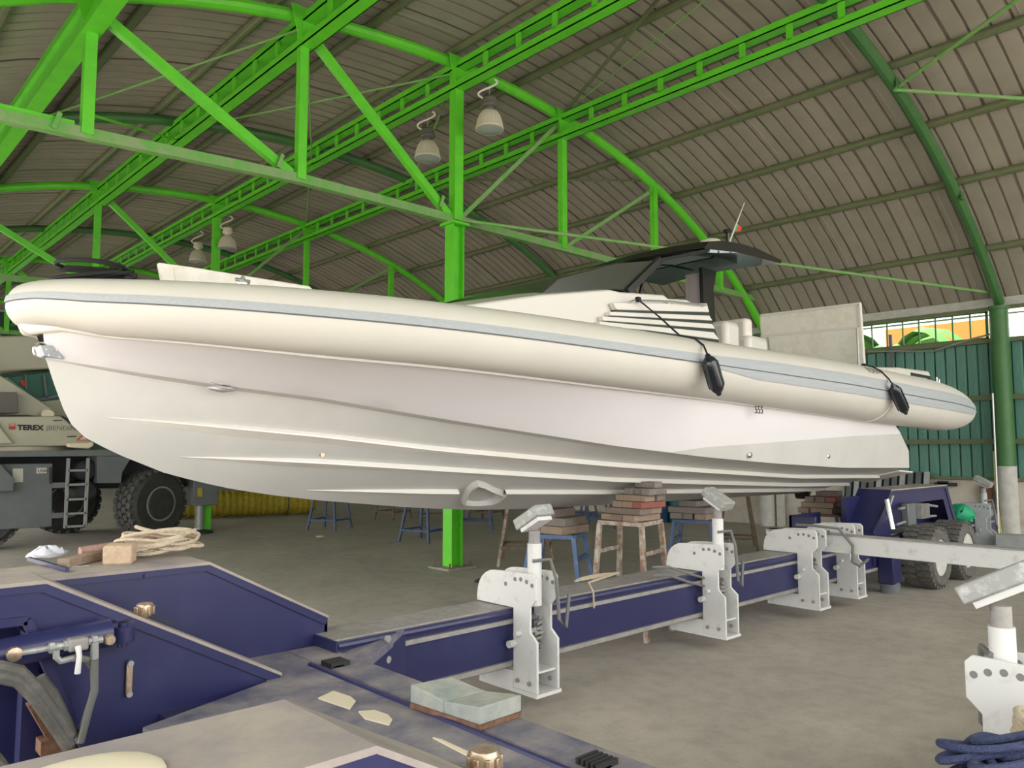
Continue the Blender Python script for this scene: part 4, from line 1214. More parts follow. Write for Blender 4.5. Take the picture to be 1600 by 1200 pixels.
# ------------------------------------------------------------------ clamp stands riding on the beams
def clamp(xc, yn, s, label, post_h=1.18, pad_roll=.5, pad=True, m='white_paint', paddir=1, pad_len=.27):
    """yn: near face of the beam, s=+1 hook goes to +Y, -1 mirrored; profile in the YZ plane"""
    r = thing('clamp_stand', label, 'clamp stand', (xc, yn, .12), 'white clamp stands on the trailer beams')
    Yp = lambda v: yn + s * v
    arcp = [(.42 + .0 * math.cos(t), 0) for t in ()]
    pts = [(-.02, .70), (.38, .70), (.385, .735)]
    pts += [(.19 + .19 * math.cos(t), .755 + .19 * math.sin(t)) for t in np.linspace(.0, math.pi / 2, 7)]
    pts += [(.1, .95), (-.22, .96), (-.25, .93), (-.25, .78), (-.19, .72), (-.19, .55), (-.26, .49), (-.26, .14), (-.02, .14)]
    for k, dx in enumerate((-.11, .10)):
        mb = MB(); mb.prism([(Yp(u), v) for u, v in pts], 'yz', xc + dx, xc + dx + .022); pl = obj('side_plate', mb, m, r, bevel=.004)
        for hx, hz in ((.06, .86), (-.04, .905), (-.10, .91), (-.16, .9), (-.215, .88)):
            mb = MB(); mb.cyl((xc + dx - .002, Yp(hx), hz), (xc + dx + .0245, Yp(hx), hz), .016, n=12); obj('pin_hole', mb, 'ink_grey', pl)
        for hx, hz in ((-.07, .2), (-.19, .2)):
            mb = MB(); mb.cyl((xc + dx - .012, Yp(hx), hz), (xc + dx + .034, Yp(hx), hz), .018, n=8); obj('bolt', mb, 'worn_steel', pl)
    mb = MB(); mb.box(xc - .1, xc + .12, min(Yp(-.24), Yp(-.06)), max(Yp(-.24), Yp(-.06)), .27, .285); obj('shelf_plate', mb, m, r)
    mb = MB(); mb.box(xc - .12, xc + .13, min(Yp(-.27), Yp(.34)), max(Yp(-.27), Yp(.34)), .115, .14); obj('foot_plate', mb, m, r)
    mb = MB(); mb.box(xc - .12, xc - .09, min(Yp(-.02), Yp(.34)), max(Yp(-.02), Yp(.34)), .14, .26); obj('under_arm', mb, m, r)
    mb = MB(); mb.cyl((xc - .16, Yp(-.09), .53), (xc + .15, Yp(-.09), .53), .018, n=8); mb.cyl((xc - .165, Yp(-.03), .45), (xc - .1, Yp(-.03), .45), .026, n=10); obj('lock_pin', mb, m, r)
    mb = MB(); mb.tube([(xc + .02 + .025 * math.cos(k * 2.2), Yp(-.15) + .025 * math.sin(k * 2.2), .40 + k * .012) for k in range(22)], .012, 6); obj('chain', mb, 'worn_steel', r)
    if not pad: return r
    px_, py_ = xc + .0, Yp(-.13)
    mb = MB(); mb.cyl((px_, py_, .72), (px_, py_, post_h), .052, n=18); obj('post', mb, m, r)
    mb = MB(); mb.cyl((px_, py_, post_h), (px_, py_, post_h + .09), .042, n=18); obj('screw', mb, 'worn_steel', r)
    M = Matrix.Rotation(pad_roll, 3, 'X') if paddir == 1 else Matrix.Rotation(-pad_roll, 3, 'X')
    mb = MB(); mb.obox(Vector((px_, py_, post_h + .17)) + M @ Vector((0, 0, .02)), (.17, pad_len, .085), M); pd = obj('pad', mb, 'galv', r, bevel=.01)
    mb = MB(); mb.obox(Vector((px_, py_, post_h + .17)) + M @ Vector((0, 0, -.035)), (.14, pad_len * .75, .03), M); obj('pad_plate', mb, m, pd)
    mb = MB(); mb.tube([(px_ - .05, py_ - s * .03, post_h - .12), (px_ + .06, py_ - s * .1, post_h - .11), (px_ + .1, py_ - s * .12, post_h - .25), (px_ + .12, py_ - s * .13, .62), (px_ + .2, py_ - s * .12, .55), (px_ + .26, py_ - s * .1, .78)], .014, 6); obj('hydraulic_hose', mb, 'cable', r)
    return r


clamp(4.03, 4.2, 1, 'white clamp stand on the far beam nearest the camera, with tilted grey pad', 1.16, .5, paddir=-1)
clamp(6.45, 4.2, 1, 'white clamp stand halfway along the far beam, pad tilted down to the right', 1.19, .55, paddir=1)
clamp(8.3, 4.2, 1, 'white hook-shaped clamp without pad at the end of the white cross beam', pad=False)
clamp(9.25, 4.2, 1, 'white clamp with pin holes just behind the white cross beam', pad=False)
clamp(14.3, 4.2, 1, 'grey clamp stand furthest away, beside the green cloth by the wall', 1.12, .5, m='grey_paint', paddir=1)
clamp(3.9, .935, -1, 'white clamp stand at the right edge beside the ropes', 1.08, .5, paddir=-1, pad_len=.3)

# white I-section cross beam between the trailer beams
r = thing('cross_beam', 'long white I-section cross beam leading to the right edge', 'beam', (8.62, 2, .7))
mb = MB(); mb.box(8.55, 8.69, -.6, 4.75, .885, .9); obj('top_flange', mb, 'worn_steel', r)
mb = MB(); mb.box(8.55, 8.69, -.6, 4.75, .70, .715); obj('bottom_flange', mb, 'white_paint', r)
mb = MB(); mb.box(8.56, 8.60, -.6, 4.7, .715, .885); obj('web', mb, 'white_paint', r)
mb = MB(); mb.prism([(4.75, .9), (4.75, .84), (4.35, .70), (4.3, .70), (4.3, .9)], 'yz', 8.56, 8.68); obj('tapered_end', mb, 'white_paint', r)
mb = MB(); mb.tube([(8.42, 4.3, .985), (8.46, 4.1, .985), (8.5, 3.85, .97), (8.5, 3.7, .8), (8.52, 3.72, .62), (8.75, 3.74, .55), (9.0, 3.75, .6)], .016, 6)
tag(obj('black_cable', mb, 'cable'), 'dark cable looping from the hook clamp under the cross beam', 'cable')
# rear grey cross member behind the far wheels
mb = MB(); mb.box(14.0, 14.3, -.2, 3.85, .28, .5); tag(obj('grey_beam', mb, 'grey_paint', bevel=.01), 'grey cross beam low behind the far wheels at the right edge', 'beam')
q = P(1500, 800, X=13.85)
random.seed(5)
mb = MB(); rows = []
for i in range(9):
    th = math.pi * i / 8; rows.append([Vector((q.x + .17 * math.sin(th) * math.cos(p_) * (1 + .3 * math.sin(3 * p_ + i)), q.y + .19 * math.sin(th) * math.sin(p_) * (1 + .3 * math.cos(4 * p_ + 2 * i)), q.z - .02 + .15 * math.cos(th) + .045 * math.sin(5 * p_ + 2 * i) * math.sin(th))) for p_ in [2 * math.pi * k / 14 for k in range(15)]])
mb.grid(rows); tag(obj('green_cloth', mb, 'green_cloth', sharp=70), 'bright green cloth bundle on the far clamp', 'cloth')

# ------------------------------------------------------------------ things lying on the trailer
zt = 1.2
def put(name, mb, m, label, cat, bevel=0, group=None): return tag(obj(name, mb, m, bevel=bevel), label, cat, group)


q = P(193, 883, Z=zt)
mb = MB(); mb.obox((q.x, q.y + .07, zt + .055), (.15, .14, .108), Matrix.Rotation(-.5, 3, 'Z')); put('timber_block', mb, 'wood_light', 'pale squared timber block on the blue housing beside the rope', 'timber', .012)
a, b = P(100, 881, Z=zt + .03), P(190, 862, Z=zt + .03)
mb = MB(); mb.bar((a.x, a.y + .02, zt + .03), (b.x, b.y + .06, zt + .03), .07, .05); put('timber_batten', mb, 'wood_a', 'weathered wooden batten lying behind the timber block', 'timber', .006)
a, b = P(133, 854, Z=zt + .1), P(285, 838, Z=zt + .1)
mb = MB(); mb.cyl((a.x, a.y + .1, zt + .065), (b.x, b.y + .05, zt + .1), .024, n=14); put('red_pipe', mb, 'red_pipe', 'worn red pipe lying behind the cream rope coil', 'pipe')
q = P(80, 872, Z=zt)
mb = MB(); rw_ = []
for k_, (rr_b, hh) in enumerate(((.095, .002), (.1, .02), (.075, .04), (.045, .05), (.002, .052))):
    rw_.append([Vector((q.x + .0 + rr_b * math.cos(t) * (1 + .16 * math.sin(3 * t + k_) + .1 * math.sin(7 * t)), q.y + .1 + .8 * rr_b * math.sin(t) * (1 + .15 * math.cos(4 * t + k_)), zt + hh * (1 + .3 * math.sin(5 * t + 2 * k_)))) for t in [2 * math.pi * z / 24 for z in range(25)]])
mb.grid(rw_); put('white_bag', mb, 'bag', 'crumpled white plastic bag at the far left of the blue housing', 'bag')
a, b = P(45, 873, Z=zt + .02), P(105, 890, Z=zt + .02)
mb = MB(); mb.bar(a, b, .02, .02); put('blue_rod', mb, 'blue', 'thin navy rod lying across the left end of the housing', 'rod')
mb = MB(); mb.bar(P(80, 889, Z=zt + .006), P(138, 884, Z=zt + .006), .014, .01); put('steel_lever', mb, 'worn_steel', 'small dark steel lever on the housing edge left of the block', 'lever')
# cream rope coil
q = P(272, 872, Z=zt); random.seed(11)
qc = Vector((q.x - .02, q.y + .16, zt))
def rope1(u):
    t = u * 2 * math.pi * 13
    return Vector((qc.x + (.19 + .05 * math.sin(t * .31)) * math.cos(t) - .03 + .05 * math.sin(t * .11), qc.y + (.12 + .03 * math.cos(t * .43)) * math.sin(t + .4 * math.sin(t * .2)), zt + .022 + .09 * u * (1 + .4 * math.sin(t * .5)) + .02 * (1 + math.sin(t * 1.7))))
put('cream_rope', heap(rope1, 420, .011), 'rope_cream', 'cream rope coil lying on the blue housing under the bow', 'rope')
# grey pad block on the deck edge
a = [P(641, 1064, Z=ZD + .13), P(706, 1052, Z=ZD + .13), P(815, 1087, Z=ZD + .1), P(750, 1104, Z=ZD + .11)]
r = thing('pad_block', 'grey-green worn rubber faced block lying on the deck edge', 'block', (2.4, 3.2, ZD + .008))
def bend(q, z): return Vector((q.x, q.y, z))
mid0, mid1 = a[0].lerp(a[3], .5), a[1].lerp(a[2], .5)
tz0, tz1, tz2 = ZD + .115, ZD + .085, ZD + .105
for nm, z0, dz, m in (('rubber_pad', .03, 0, 'pad_block'), ('rusty_plate', .008, -.1, 'rust')):
    for (p, q_, n_, o_, za, zb) in ((a[0], mid0, mid1, a[1], tz0, tz1), (mid0, a[3], a[2], mid1, tz1, tz2)):
        pts = [p, q_, n_, o_]; zs = [za, zb, zb, za]; mb = MB()
        if nm == 'rubber_pad': mb.add([bend(k, z) for k, z in zip(pts, zs)] + [bend(k, ZD + .03) for k in pts], [(0, 1, 2, 3), (7, 6, 5, 4), (0, 4, 5, 1), (1, 5, 6, 2), (2, 6, 7, 3), (3, 7, 4, 0)])
        else: mb.add([bend(k, ZD + .03) for k in pts] + [bend(k, ZD + .008) for k in pts], [(0, 1, 2, 3), (7, 6, 5, 4), (0, 4, 5, 1), (1, 5, 6, 2), (2, 6, 7, 3), (3, 7, 4, 0)])
        obj(nm, mb, m, r, bevel=.006 if nm == 'rubber_pad' else 0)
# thin cream cord on the far beam
q = P(925, 905, Z=.7)
def cord(u):
    t = u * 2 * math.pi * 3
    return Vector((q.x + .24 * math.cos(t) * (1 + .1 * u) + .1 * u, q.y + .03 * math.sin(t), .703 + .012 * u + .012 * abs(math.sin(t))))
pts = [cord(k / 50) for k in range(51)] + [P(920, 910, Y=4.19), P(927, 925, Y=4.17), P(928, 950, Y=4.17)]
mb = MB(); mb.tube(pts, .008, 6); put('thin_cord', mb, 'rope_cream', 'thin cream cord draped over the far beam behind the nearest clamp', 'cord')
for dz, lb in ((0, 'upper grey hose lying along the far beam before the middle clamp'), (.065, 'lower grey hose looping along the far beam before the middle clamp')):
    mb = MB(); mb.tube([P(x, y + dz * 200, Y=4.16) for x, y in ((1020, 886), (1045, 886), (1075, 896), (1100, 903), (1122, 902), (1138, 890), (1142, 865), (1139, 842))], .012, 6); put('grey_hose', mb, 'cable', lb, 'hose')
# ropes at the lower right
random.seed(2)
rb_ = Vector((3.1, .83, .72))
def rope2(u):
    t = u * 2 * math.pi * 14
    return Vector((rb_.x + .04 + .2 * math.cos(t * 1.01) * (1 + .3 * math.sin(t * .23)) + .09 * math.sin(t * .37) + .05 * math.sin(t * 1.9), rb_.y - .02 + .12 * math.sin(t) * (1 + .3 * math.cos(t * .31)) + .06 * math.cos(t * .53), .71 + .11 * u + .035 * (1 + math.sin(t * .77 + 2 * math.sin(t * .2)))))
put('blue_rope', heap(rope2, 700, .0135, 8), 'rope_blue', 'thick navy rope heaped at the lower right corner', 'rope')
rc_ = P(1575, 1120, Z=.74)
def rope3(u):
    t = u * 2 * math.pi * 5
    return Vector((3.56 + .13 * math.cos(t), .86 + .085 * math.sin(t * 1.02), .71 + .11 * u + .012 * (1 + math.sin(t * 1.7))))
put('tan_rope', heap(rope3, 180, .015, 8), 'rope_cream', 'cream rope coil behind the navy rope at the right edge', 'rope')
# ================================================================== trestles and timber
def make_stool(name, h, wt, wb, m, m2=None):
    """built at the origin, empty at its base"""
    r = bpy.data.objects.new(name, None); COL.objects.link(r); r.empty_display_size = .1
    m2 = m2 or m; c = [(-1, -1), (1, -1), (1, 1), (-1, 1)]
    for k, (sx, sy) in enumerate(c):
        mb = MB(); mb.bar((sx * wb, sy * wb, 0), (sx * wt, sy * wt, h - .03), .045, .045, up=(1, 0, 0)); obj('leg', mb, m if k % 2 else m2, r)
    for k in range(4):
        a, b = c[k], c[(k + 1) % 4]
        mb = MB(); mb.bar((a[0] * wt, a[1] * wt, h - .02), (b[0] * wt, b[1] * wt, h - .02), .045, .04); obj('top_rail', mb, m, r)
        for z in (.22, .8):
            f = wb + (wt - wb) * z / h
            if z == .8 and k % 2: continue
            mb = MB(); mb.bar((a[0] * f, a[1] * f, z * h / 1.1), (b[0] * f, b[1] * f, z * h / 1.1), .035, .04); obj('stretcher', mb, m2, r)
    return r


def place(src, loc, rz, label, first=False):
    o = src if first else copy_tree(src)
    o.location = loc; o.rotation_euler = (0, 0, rz); tag(o, label, 'trestle', 'trestles'); return o


def hullz(X, Y):
    i = min(range(NU + 1), key=lambda k: abs(C[k].x - X)); k_ = min(range(NU + 1), key=lambda k: abs(K[k].x - X))
    v = min(1, abs(BY - Y) / (chalf(X) - .1))
    return K[k_].z + (C[i].z - K[k_].z) * v - .03 * math.sin(math.pi * v)


ORD = ['bottom', 'second', 'third', 'fourth', 'fifth', 'sixth', 'seventh', 'eighth']
def stack(x, y, z0, z1, w_, where, nl, rz=0., seed=1, lean=0.):
    rnd = random.Random(seed); z = z0 + .002; hs = [(z1 - z0 - .004) / nl] * nl; tone = {'wood_a': 'brown', 'wood_b': 'dark brown', 'wood_c': 'grey', 'wood_red': 'red painted'}
    w0 = w_
    for l in range(nl):
        w_ = w0 * (1 - (.08 if lean else 0) * l)
        h = hs[l]; nb_ = 1 if l == nl - 1 else 2 if l % 2 else 3
        for k in range(nb_):
            m = rnd.choice(['wood_a', 'wood_a', 'wood_b', 'wood_c']); wd = w_ / nb_ - .008
            off = (k - (nb_ - 1) / 2) * (w_ / nb_); jl = rnd.uniform(-.03, .03); ln = w_ * (1.05 if l % 2 else 1.0) * rnd.uniform(.9, 1.08)
            if l == nl - 1: wd = w_ * .5; ln = w_ * .85
            if l == 2 and k == 0 and seed in (2, 4): m = 'wood_red'; 
            size = (ln, wd, h - .004) if l % 2 == 0 else (wd, ln, h - .004)
            c_ = Vector((jl, off, 0)) if l % 2 == 0 else Vector((off, jl, 0)); M = Matrix.Rotation(rz, 3, 'Z')
            c_ = M @ c_ + Vector((x, y - lean * l, z + h / 2))
            mb = MB(); mb.obox(c_, size, Matrix.Rotation(rz + rnd.uniform(-.06, .06), 3, 'Z'))
            pos = '' if nb_ == 1 else [' left', ' right'][k] if nb_ == 2 else [' left', ' middle', ' right'][k]
            tag(obj('timber_block', mb, m, bevel=.006), '%s timber block,%s in the %s layer on the %s' % (tone[m], pos, ORD[l] if l < nl - 1 else 'top', where), 'timber', 'timber blocks on the ' + where)
        z += h


FG = []
for (px, py, Y, m, m2, h2, rz, where, nl, sd, w_, ln) in (
        (872, 832, 5.85, 'st_blue', 'st_blue', .02, .5, 'bright blue trestle', 3, 1, .46, 0),
        (985, 812, 5.02, 'st_rust', 'st_rust', .02, .22, 'rusty trestle', 6, 2, .46, .052),
        (1087, 810, 5.8, 'st_navy', 'st_navy', .02, .4, 'navy trestle', 3, 3, .5, 0),
        (1284, 801, 5.35, 'st_brown', 'st_navy', .02, .3, 'dark trestle by the transom', 4, 4, .5, .03)):
    q = P(px, py, Y=Y); st = make_stool('trestle', q.z, .23, .36 if Y > 5.3 else .3, m, m2)
    lb = {1: 'bright blue steel trestle under the keel behind the nearest clamp', 2: 'rusty white-legged steel trestle carrying the tall timber stack', 3: 'navy steel trestle under the keel behind the middle clamp', 4: 'dark steel trestle near the transom carrying timber'}[sd]
    place(st, (q.x, q.y, 0), rz, lb, True)
    yt = Y - ln * (nl - 1); zt_ = min(hullz(q.x, yt + .1), hullz(q.x, max(yt - .1, 4.3)) if Y > 5.75 else 9)
    stack(q.x, Y, q.z, max(q.z + .12, zt_ - .025), w_, where, nl, rz * .3, sd, ln)
navy = make_stool('trestle', 1.15, .2, .36, 'st_navy'); brown = make_stool('trestle', 1.05, .2, .34, 'st_brown')
fn = fb = True
for px, py, kd, rz, lb in ((515, 827, 0, .5, 'slate blue trestle standing alone left of the column under the bow'), (663, 845, 0, .3, 'slate blue trestle just left of the green column'),
                           (745, 829, 0, .8, 'navy trestle just right of the green column'), (906, 817, 0, .4, 'far navy trestle behind the timber stacks, left one'), (932, 824, 0, .9, 'far navy trestle behind the timber stacks, right one'),
                           (614, 811, 1, .2, 'far brown trestle between the two slate blue ones'), (682, 817, 1, .7, 'far brown trestle seen behind the green column'), (1152, 857, 1, .6, 'brown trestle standing beyond the navy trestle near the wall'), (760, 812, 1, .3, 'furthest small brown trestle right of the column')):
    q = P(px, py, Z=0)
    if kd == 0: place(navy, q, rz, lb, fn); fn = False
    else: place(brown, q, rz, lb, fb); fb = False
tall = make_stool('trestle', 1.45, .2, .42, 'st_rust', 'st_brown'); q = P(822, 880, Z=0); place(tall, q, .75, 'tall rust-brown trestle behind the bright blue one', True)
tall.scale = (1, 1, 1)

# crumpled scrap and stones on the floor
for px, py, s_, m, lb in ((500, 839, .05, 'sticker', 'small white scrap on the floor beyond the trailer'), (752, 909, .06, 'crane_dark', 'small dark lump on the floor beside the nearest clamp'), (330, 930, .0, 'sticker', '')):
    if not s_: continue
    q = P(px, py, Z=0); mb = MB(); mb.lathe([(s_ * 1.6, 0), (s_ * 1.3, s_ * .5), (s_ * .5, s_ * .8), (0, s_ * .85)], q, n=7, sc=(1.3, .7)); tag(obj('floor_scrap', mb, m), lb, 'scrap')

# ================================================================== yellow roll
a, b = P(250, 812, Z=0), P(492, 803, Z=0); R_ = .36
a.z = b.z = R_
r = thing('yellow_roll', 'long yellow netted roll lying on the floor beyond the crane wheel', 'roll', ((a + b) / 2 - Vector((0, 0, R_))))
ax = (b - a); L_ = ax.length; ax.normalize(); bb = Vector((0, 0, 1)).cross(ax).normalized(); mb = MB(); rows = []
NX, NA = 100, 36
for i in range(NX + 1):
    row = []
    for k in range(NA + 1):
        t = 2 * math.pi * k / NA; rr = R_ * (.93 + .07 * math.sin(i * math.pi / 2 + (k % 4 > 1) * math.pi) * math.sin(k * math.pi / 2 + .7))
        e = min(i, NX - i); rr *= .72 + .28 * min(1, e / 4)
        row.append(a + ax * L_ * i / NX + (bb * math.cos(t) + Vector((0, 0, 1)) * math.sin(t)) * rr)
    rows.append(row)
mb.grid(rows); mb.add(rows[0][:-1], [tuple(range(NA))]); mb.add(rows[-1][:-1], [tuple(range(NA))]); obj('roll_body', mb, 'yellow', r, sharp=50)
mb = MB(); mb.tube([a + ax * L_ * .8 + (bb * math.cos(t) + Vector((0, 0, 1)) * math.sin(t)) * R_ * 1.0 for t in np.linspace(0, 2 * math.pi, 25)[:-1]], .012, 6, closed=True); obj('strap', mb, 'crane_dark', r)

# ================================================================== mobile crane
YK = 16.8
crane = thing('mobile_crane', 'cream and grey mobile crane parked behind the bow', 'crane', (4.2, 18.0, 0))
def pz(l, Y): return [(P(x, y, Y=Y).x, P(x, y, Y=Y).z) for x, y in l]


mb = MB(); mb.prism(pz([(-160, 707), (205, 702), (330, 702), (330, 712), (205, 712), (-160, 716)], YK), 'xz', YK - .1, YK + 2.6); chs = obj('chassis_deck', mb, 'crane_grey', crane, bevel=.01)
mb = MB(); mb.prism(pz([(-160, 712), (330, 712), (335, 760), (-160, 770)], YK + .7), 'xz', YK + .75, YK + 1.9); obj('chassis_frame', mb, 'crane_dark', crane)
mb = MB(); mb.prism(pz([(-60, 726), (82, 724), (81, 823), (-60, 831)], YK), 'xz', YK - .02, YK + .7); tk = obj('tool_box', mb, 'crane_grey', crane, bevel=.015)
mb = MB(); mb.prism(pz([(-40, 722), (-2, 722), (22, 748), (21, 768), (-40, 768)], YK - .2), 'xz', YK - .2, YK - .05); obj('outrigger_bracket', mb, 'crane_grey', crane, bevel=.01)
mb = MB(); mb.prism(pz([(20, 732), (36, 732), (36, 753), (20, 754)], YK - .03), 'xz', YK - .035, YK - .02); obj('data_plate', mb, 'sticker', tk)
mb = MB(); mb.prism(pz([(57, 731), (73, 731), (73, 739), (57, 740)], YK - .03), 'xz', YK - .035, YK - .02); obj('data_plate', mb, 'sticker', tk)
mb = MB(); mb.prism(pz([(77, 730), (81, 730), (81, 756), (77, 756)], YK - .03), 'xz', YK - .035, YK - .02); obj('door_handle', mb, 'crane_dark', tk)
q = P(59, 738, Y=YK - .04); text('plate_text', 'USA', .08, (q.x, YK - .037, q.z), (math.pi / 2, 0, 0), 'ink', tk)
# ladder
r0, r1 = P(104, 770, Y=YK - .1), P(135, 770, Y=YK - .1)
zl0, zl1 = P(104, 825, Y=YK - .1).z, P(104, 716, Y=YK - .1).z
lad = None
for k, q in enumerate((r0, r1)):
    mb = MB(); mb.box(q.x - .025, q.x + .025, YK - .14, YK - .08, zl0, zl1); o = obj('ladder' if k == 0 else 'ladder_rail', mb, 'rim_grey', crane if k == 0 else lad, label=None)
    if k == 0: lad = o
for y in (735, 757, 780, 802, 822):
    z = P(120, y, Y=YK - .1).z; mb = MB(); mb.box(r0.x, r1.x, YK - .14, YK - .08, z - .02, z + .02); obj('ladder_rung', mb, 'rim_grey', lad)
for y in (758, 805):
    z = P(90, y, Y=YK).z; mb = MB(); mb.box(P(80, y, Y=YK).x, r0.x, YK - .06, YK, z - .05, z + .05); obj('ladder_bracket', mb, 'crane_grey', lad)
for y in (735, 767):
    q = P(136, y, Y=YK + .1); mb = MB(); mb.lathe([(0, -.06), (.15, -.03), (.2, .03), (.2, .9), (0, .95)], (q.x, YK + .1, q.z), 'y', 20); obj('air_tank', mb, 'crane_dark', crane)
mb = MB(); mb.prism(pz([(150, 712), (206, 712), (190, 738), (188, 755), (150, 755)], YK), 'xz', YK - .05, YK + .6); obj('mudguard', mb, 'crane_grey', crane, bevel=.01)


def crane_wheel(px, py, Y, steer, Rw=.70, w_=.52):
    q = P(px, py, Y=Y); c_ = Vector((q.x, Y, Rw)); M = Matrix.Rotation(steer, 4, 'Z')
    prof = [(.30, -.06), (.34, -.0), (.36, -.02), (.58, -.03), (.655, .03), (.665, .08), (.665, w_ - .08), (.64, w_ - .02), (.5, w_), (.3, w_)]
    mb = MB(); mb.lathe([(r / .7 * Rw, h) for r, h in prof], (0, 0, 0), 'y', 40)
    wh = obj('wheel', mb, 'crane_tyre', crane); wh.data.transform(Matrix.Translation(rootloc(crane))); 
    wh.location = c_ - rootloc(crane); wh.rotation_euler = (0, 0, steer)
    def sub(nm, pr, m):
        mb = MB(); mb.lathe([(r / .7 * Rw, h) for r, h in pr], (0, 0, 0), 'y', 32); me = mesh_of(nm, mb, [m]); o = bpy.data.objects.new(nm, me); COL.objects.link(o); o.parent = wh
    sub('rim', [(.34, -.01), (.36, -.045), (.33, -.05), (.31, -.01), (.27, .06), (.2, .07), (.19, .03)], 'rim_grey')
    sub('hub', [(.19, .07), (.19, .0), (.16, -.02), (0, -.02)], 'rim_grey')
    # tread blocks
    pent = [(-.055, -.05), (.04, -.06), (.065, .0), (.03, .062), (-.05, .045)]
    me = None; nl = 26
    mb = MB(); mb.prism(pent, 'yz', -.03, .035); me = mesh_of('tread_block', mb, ['tread'])
    for k in range(nl):
        for j in range(4):
            t = 2 * math.pi * (k + .5 * (j % 2)) / nl
            o = bpy.data.objects.new('tread_block', me); COL.objects.link(o); o.parent = wh
            rr = .672 / .7 * Rw
            o.location = (rr * math.cos(t), .075 + j * (w_ - .15) / 3, rr * math.sin(t)); o.rotation_euler = (0, -t, 0); o.scale = (1, 1.0 if j % 2 else -1.0, 1.12)
    return wh


crane_wheel(250, 783, YK + .05, .38)
crane_wheel(104, 783, YK + 2.3, 0)
crane_wheel(-30, 783, YK + .05, 0)
# superstructure
mb = MB(); mb.prism(pz([(-160, 653), (95, 650), (143, 690), (143, 697), (-160, 698)], YK + .1), 'xz', YK + .1, YK + 1.1); sup = obj('superstructure', mb, 'crane_cream', crane, bevel=.02)
mb = MB(); mb.prism(pz([(-160, 610), (-10, 655), (20, 693), (-160, 697)], YK + .05), 'xz', YK + .02, YK + .1); obj('cover_panel', mb, 'crane_cream', sup, bevel=.01)
mb = MB(); mb.prism(pz([(-160, 540), (0, 586), (32, 606), (98, 650), (-160, 652)], YK + .5), 'xz', YK + .5, YK + .9); obj('boom_cradle', mb, 'crane_cream', sup, bevel=.02)
mb = MB(); mb.prism(pz([(-160, 612), (26, 613), (28, 645), (-160, 650)], YK + .3), 'xz', YK + .25, YK + .5); obj('radiator_grille', mb, 'lamp_dark', sup, bevel=.01)
mb = MB(); mb.prism(pz([(-160, 651), (40, 648), (60, 651), (-160, 654)], YK + .25), 'xz', YK + .2, YK + .5); obj('engine_gap', mb, 'crane_dark', sup)
for l in ([(83, 656.5), (97, 656), (97, 657.5), (83, 658)], [(105, 681.5), (119, 681), (119, 682.5), (105, 683)]):
    mb = MB(); mb.prism(pz(l, YK + .09), 'xz', YK + .085, YK + .1); obj('handle_slot', mb, 'ink', sup)
mb = MB(); mb.lathe([(1.0, 0), (1.0, .14), (.9, .15)], (P(30, 703, Y=YK + .9).x, YK + 1.15, P(30, 707, Y=YK + .9).z), n=40); obj('slewing_ring', mb, 'crane_ring', crane)
mb = MB(); mb.prism(pz([(105, 693), (118, 692), (145, 690), (146, 696), (138, 701), (107, 699)], YK - .05), 'xz', YK - .1, YK + .1); obj('slew_lock', mb, 'cream_plate', crane, bevel=.02)
mb = MB(); mb.prism(pz([(-250, 532), (140, 521), (160, 571), (-250, 596)], YK + 1.1), 'xz', YK + 1.1, YK + 2.0); obj('boom', mb, 'crane_cream', crane, bevel=.04)
mb = MB(); mb.prism(pz([(10, 589), (140, 574), (140, 640), (70, 634)], YK + 1.3), 'xz', YK + 1.25, YK + 2.4); cabg = obj('operator_cab', mb, 'crane_glass', crane, bevel=.02)
for l in ([(66, 586), (69, 586), (74, 622), (71, 622)], [(55, 624), (95, 615), (95, 619), (57, 628)], [(60, 628), (120, 622), (120, 660), (100, 650)], [(38, 586), (40, 586), (42, 606), (40, 606)]):
    mb = MB(); mb.prism(pz(l, YK + 1.2), 'xz', YK + 1.15, YK + 1.25); obj('cab_frame', mb, 'crane_grey' if l[0][0] != 60 else 'crane_cream', cabg)
mb = MB(); mb.prism(pz([(32, 595), (40, 594), (40, 604), (35, 602)], YK + 1.2), 'xz', YK + 1.18, YK + 1.25); obj('cab_sticker', mb, 'flag_red', cabg)
mb = MB(); mb.lathe([(.09, -.08), (.12, 0), (.09, .08)], P(75, 648, Y=YK + .3), 'y', 12); obj('beacon', mb, 'cream_plate', sup)
zt_ = P(27, 671.5, Y=YK + .09); dpx = .0125
sz = abs(P(0, 664, Y=YK + .09).z - P(0, 672, Y=YK + .09).z) / .72
t1 = text('crane_lettering', 'TEREX', sz, (zt_.x, YK + .095, zt_.z), (math.pi / 2, 0, 0), 'ink', sup, bold=.006)
wx = P(69, 668, Y=YK + .09).x - zt_.x
t1.scale.x = wx / max(.01, t1.data.vertices and (max(v.co.x for v in t1.data.vertices)))
zb_2 = P(72, 672, Y=YK + .09)
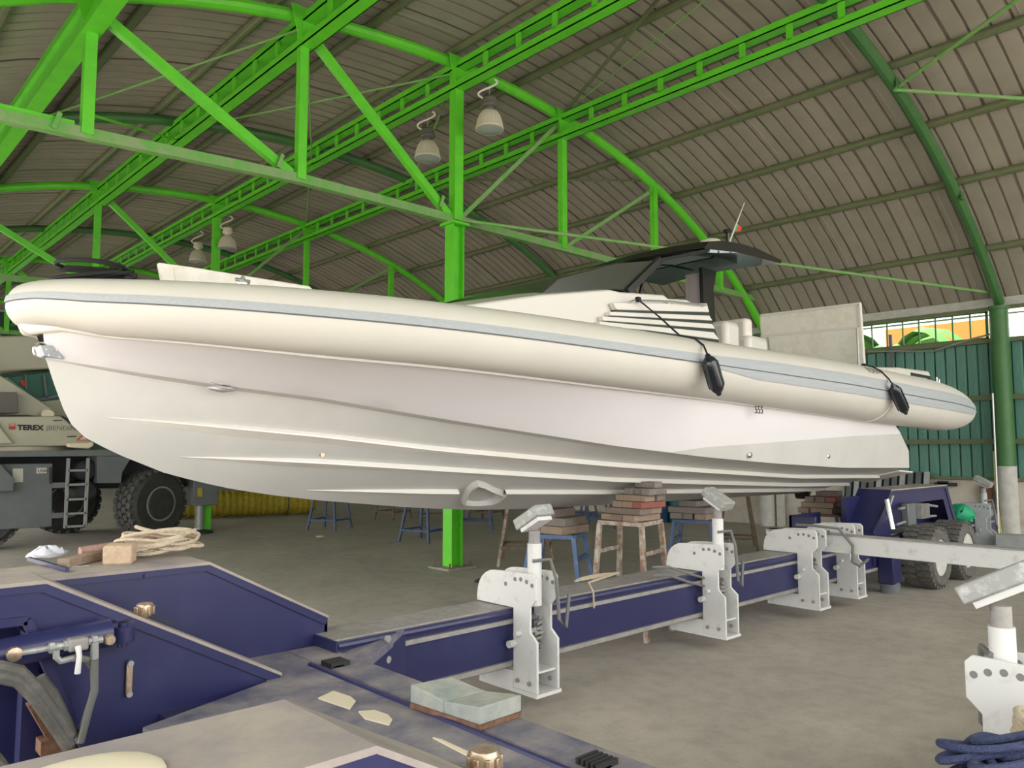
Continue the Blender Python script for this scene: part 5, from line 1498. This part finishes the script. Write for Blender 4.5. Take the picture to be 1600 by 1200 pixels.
t2 = text('crane_lettering', '|BENDINI', sz * .97, (zb_2.x, YK + .095, zb_2.z), (math.pi / 2, 0, 0), 'ink_grey', sup)
wx = P(121, 668, Y=YK + .09).x - zb_2.x
t2.scale.x = wx / max(v.co.x for v in t2.data.vertices)
a = pz([(14, 662), (24, 662), (24, 671), (14, 671)], YK + .09); mb = MB(); mb.prism(a, 'xz', YK + .09, YK + .1); lg = obj('crane_emblem', mb, 'ink_red', sup)
for l in ([(15, 663), (23, 663), (23, 666), (15, 666)],):
    mb = MB(); mb.prism(pz(l, YK + .085), 'xz', YK + .086, YK + .09); obj('emblem_field', mb, 'sticker', lg)
for x in (16.2, 18.6, 21):
    mb = MB(); mb.prism(pz([(x, 664), (x + 1.2, 664), (x + 1.2, 668), (x, 668)], YK + .082), 'xz', YK + .083, YK + .088); obj('emblem_bar', mb, 'ink_red', lg)
mb = MB(); mb.prism(pz([(119, 688), (130, 678), (140, 688)], YK + .08), 'xz', YK + .085, YK + .095); tri = obj('warning_triangle', mb, 'flag_red', sup)
mb = MB(); mb.prism(pz([(124, 687), (130, 681.5), (136, 687)], YK + .07), 'xz', YK + .075, YK + .085); obj('triangle_field', mb, 'sticker', tri)
# outrigger
mb = MB(); mb.prism(pz([(300, 740), (338, 740), (338, 788), (300, 790)], YK + .3), 'xz', YK + .2, YK + .7); obj('outrigger_box', mb, 'crane_grey', crane, bevel=.015)
q = P(313, 800, Y=YK + .35)
mb = MB(); mb.cyl((q.x, YK + .4, .06), (q.x, YK + .4, 1.0), .09, n=14); obj('outrigger_leg', mb, 'galv', crane)
mb = MB(); mb.box(q.x + .12, q.x + .3, YK + .5, YK + .65, .05, 1.0); obj('outrigger_guard', mb, 'green', crane)
mb = MB(); mb.lathe([(.3, 0), (.3, .04), (.1, .08)], (q.x, YK + .4, 0), n=18); obj('outrigger_foot', mb, 'crane_dark', crane)
mb = MB(); mb.prism(pz([(309, 762), (316, 762), (316, 776), (309, 776)], YK + .19), 'xz', YK + .18, YK + .2); obj('warning_sticker', mb, 'yellow', crane)
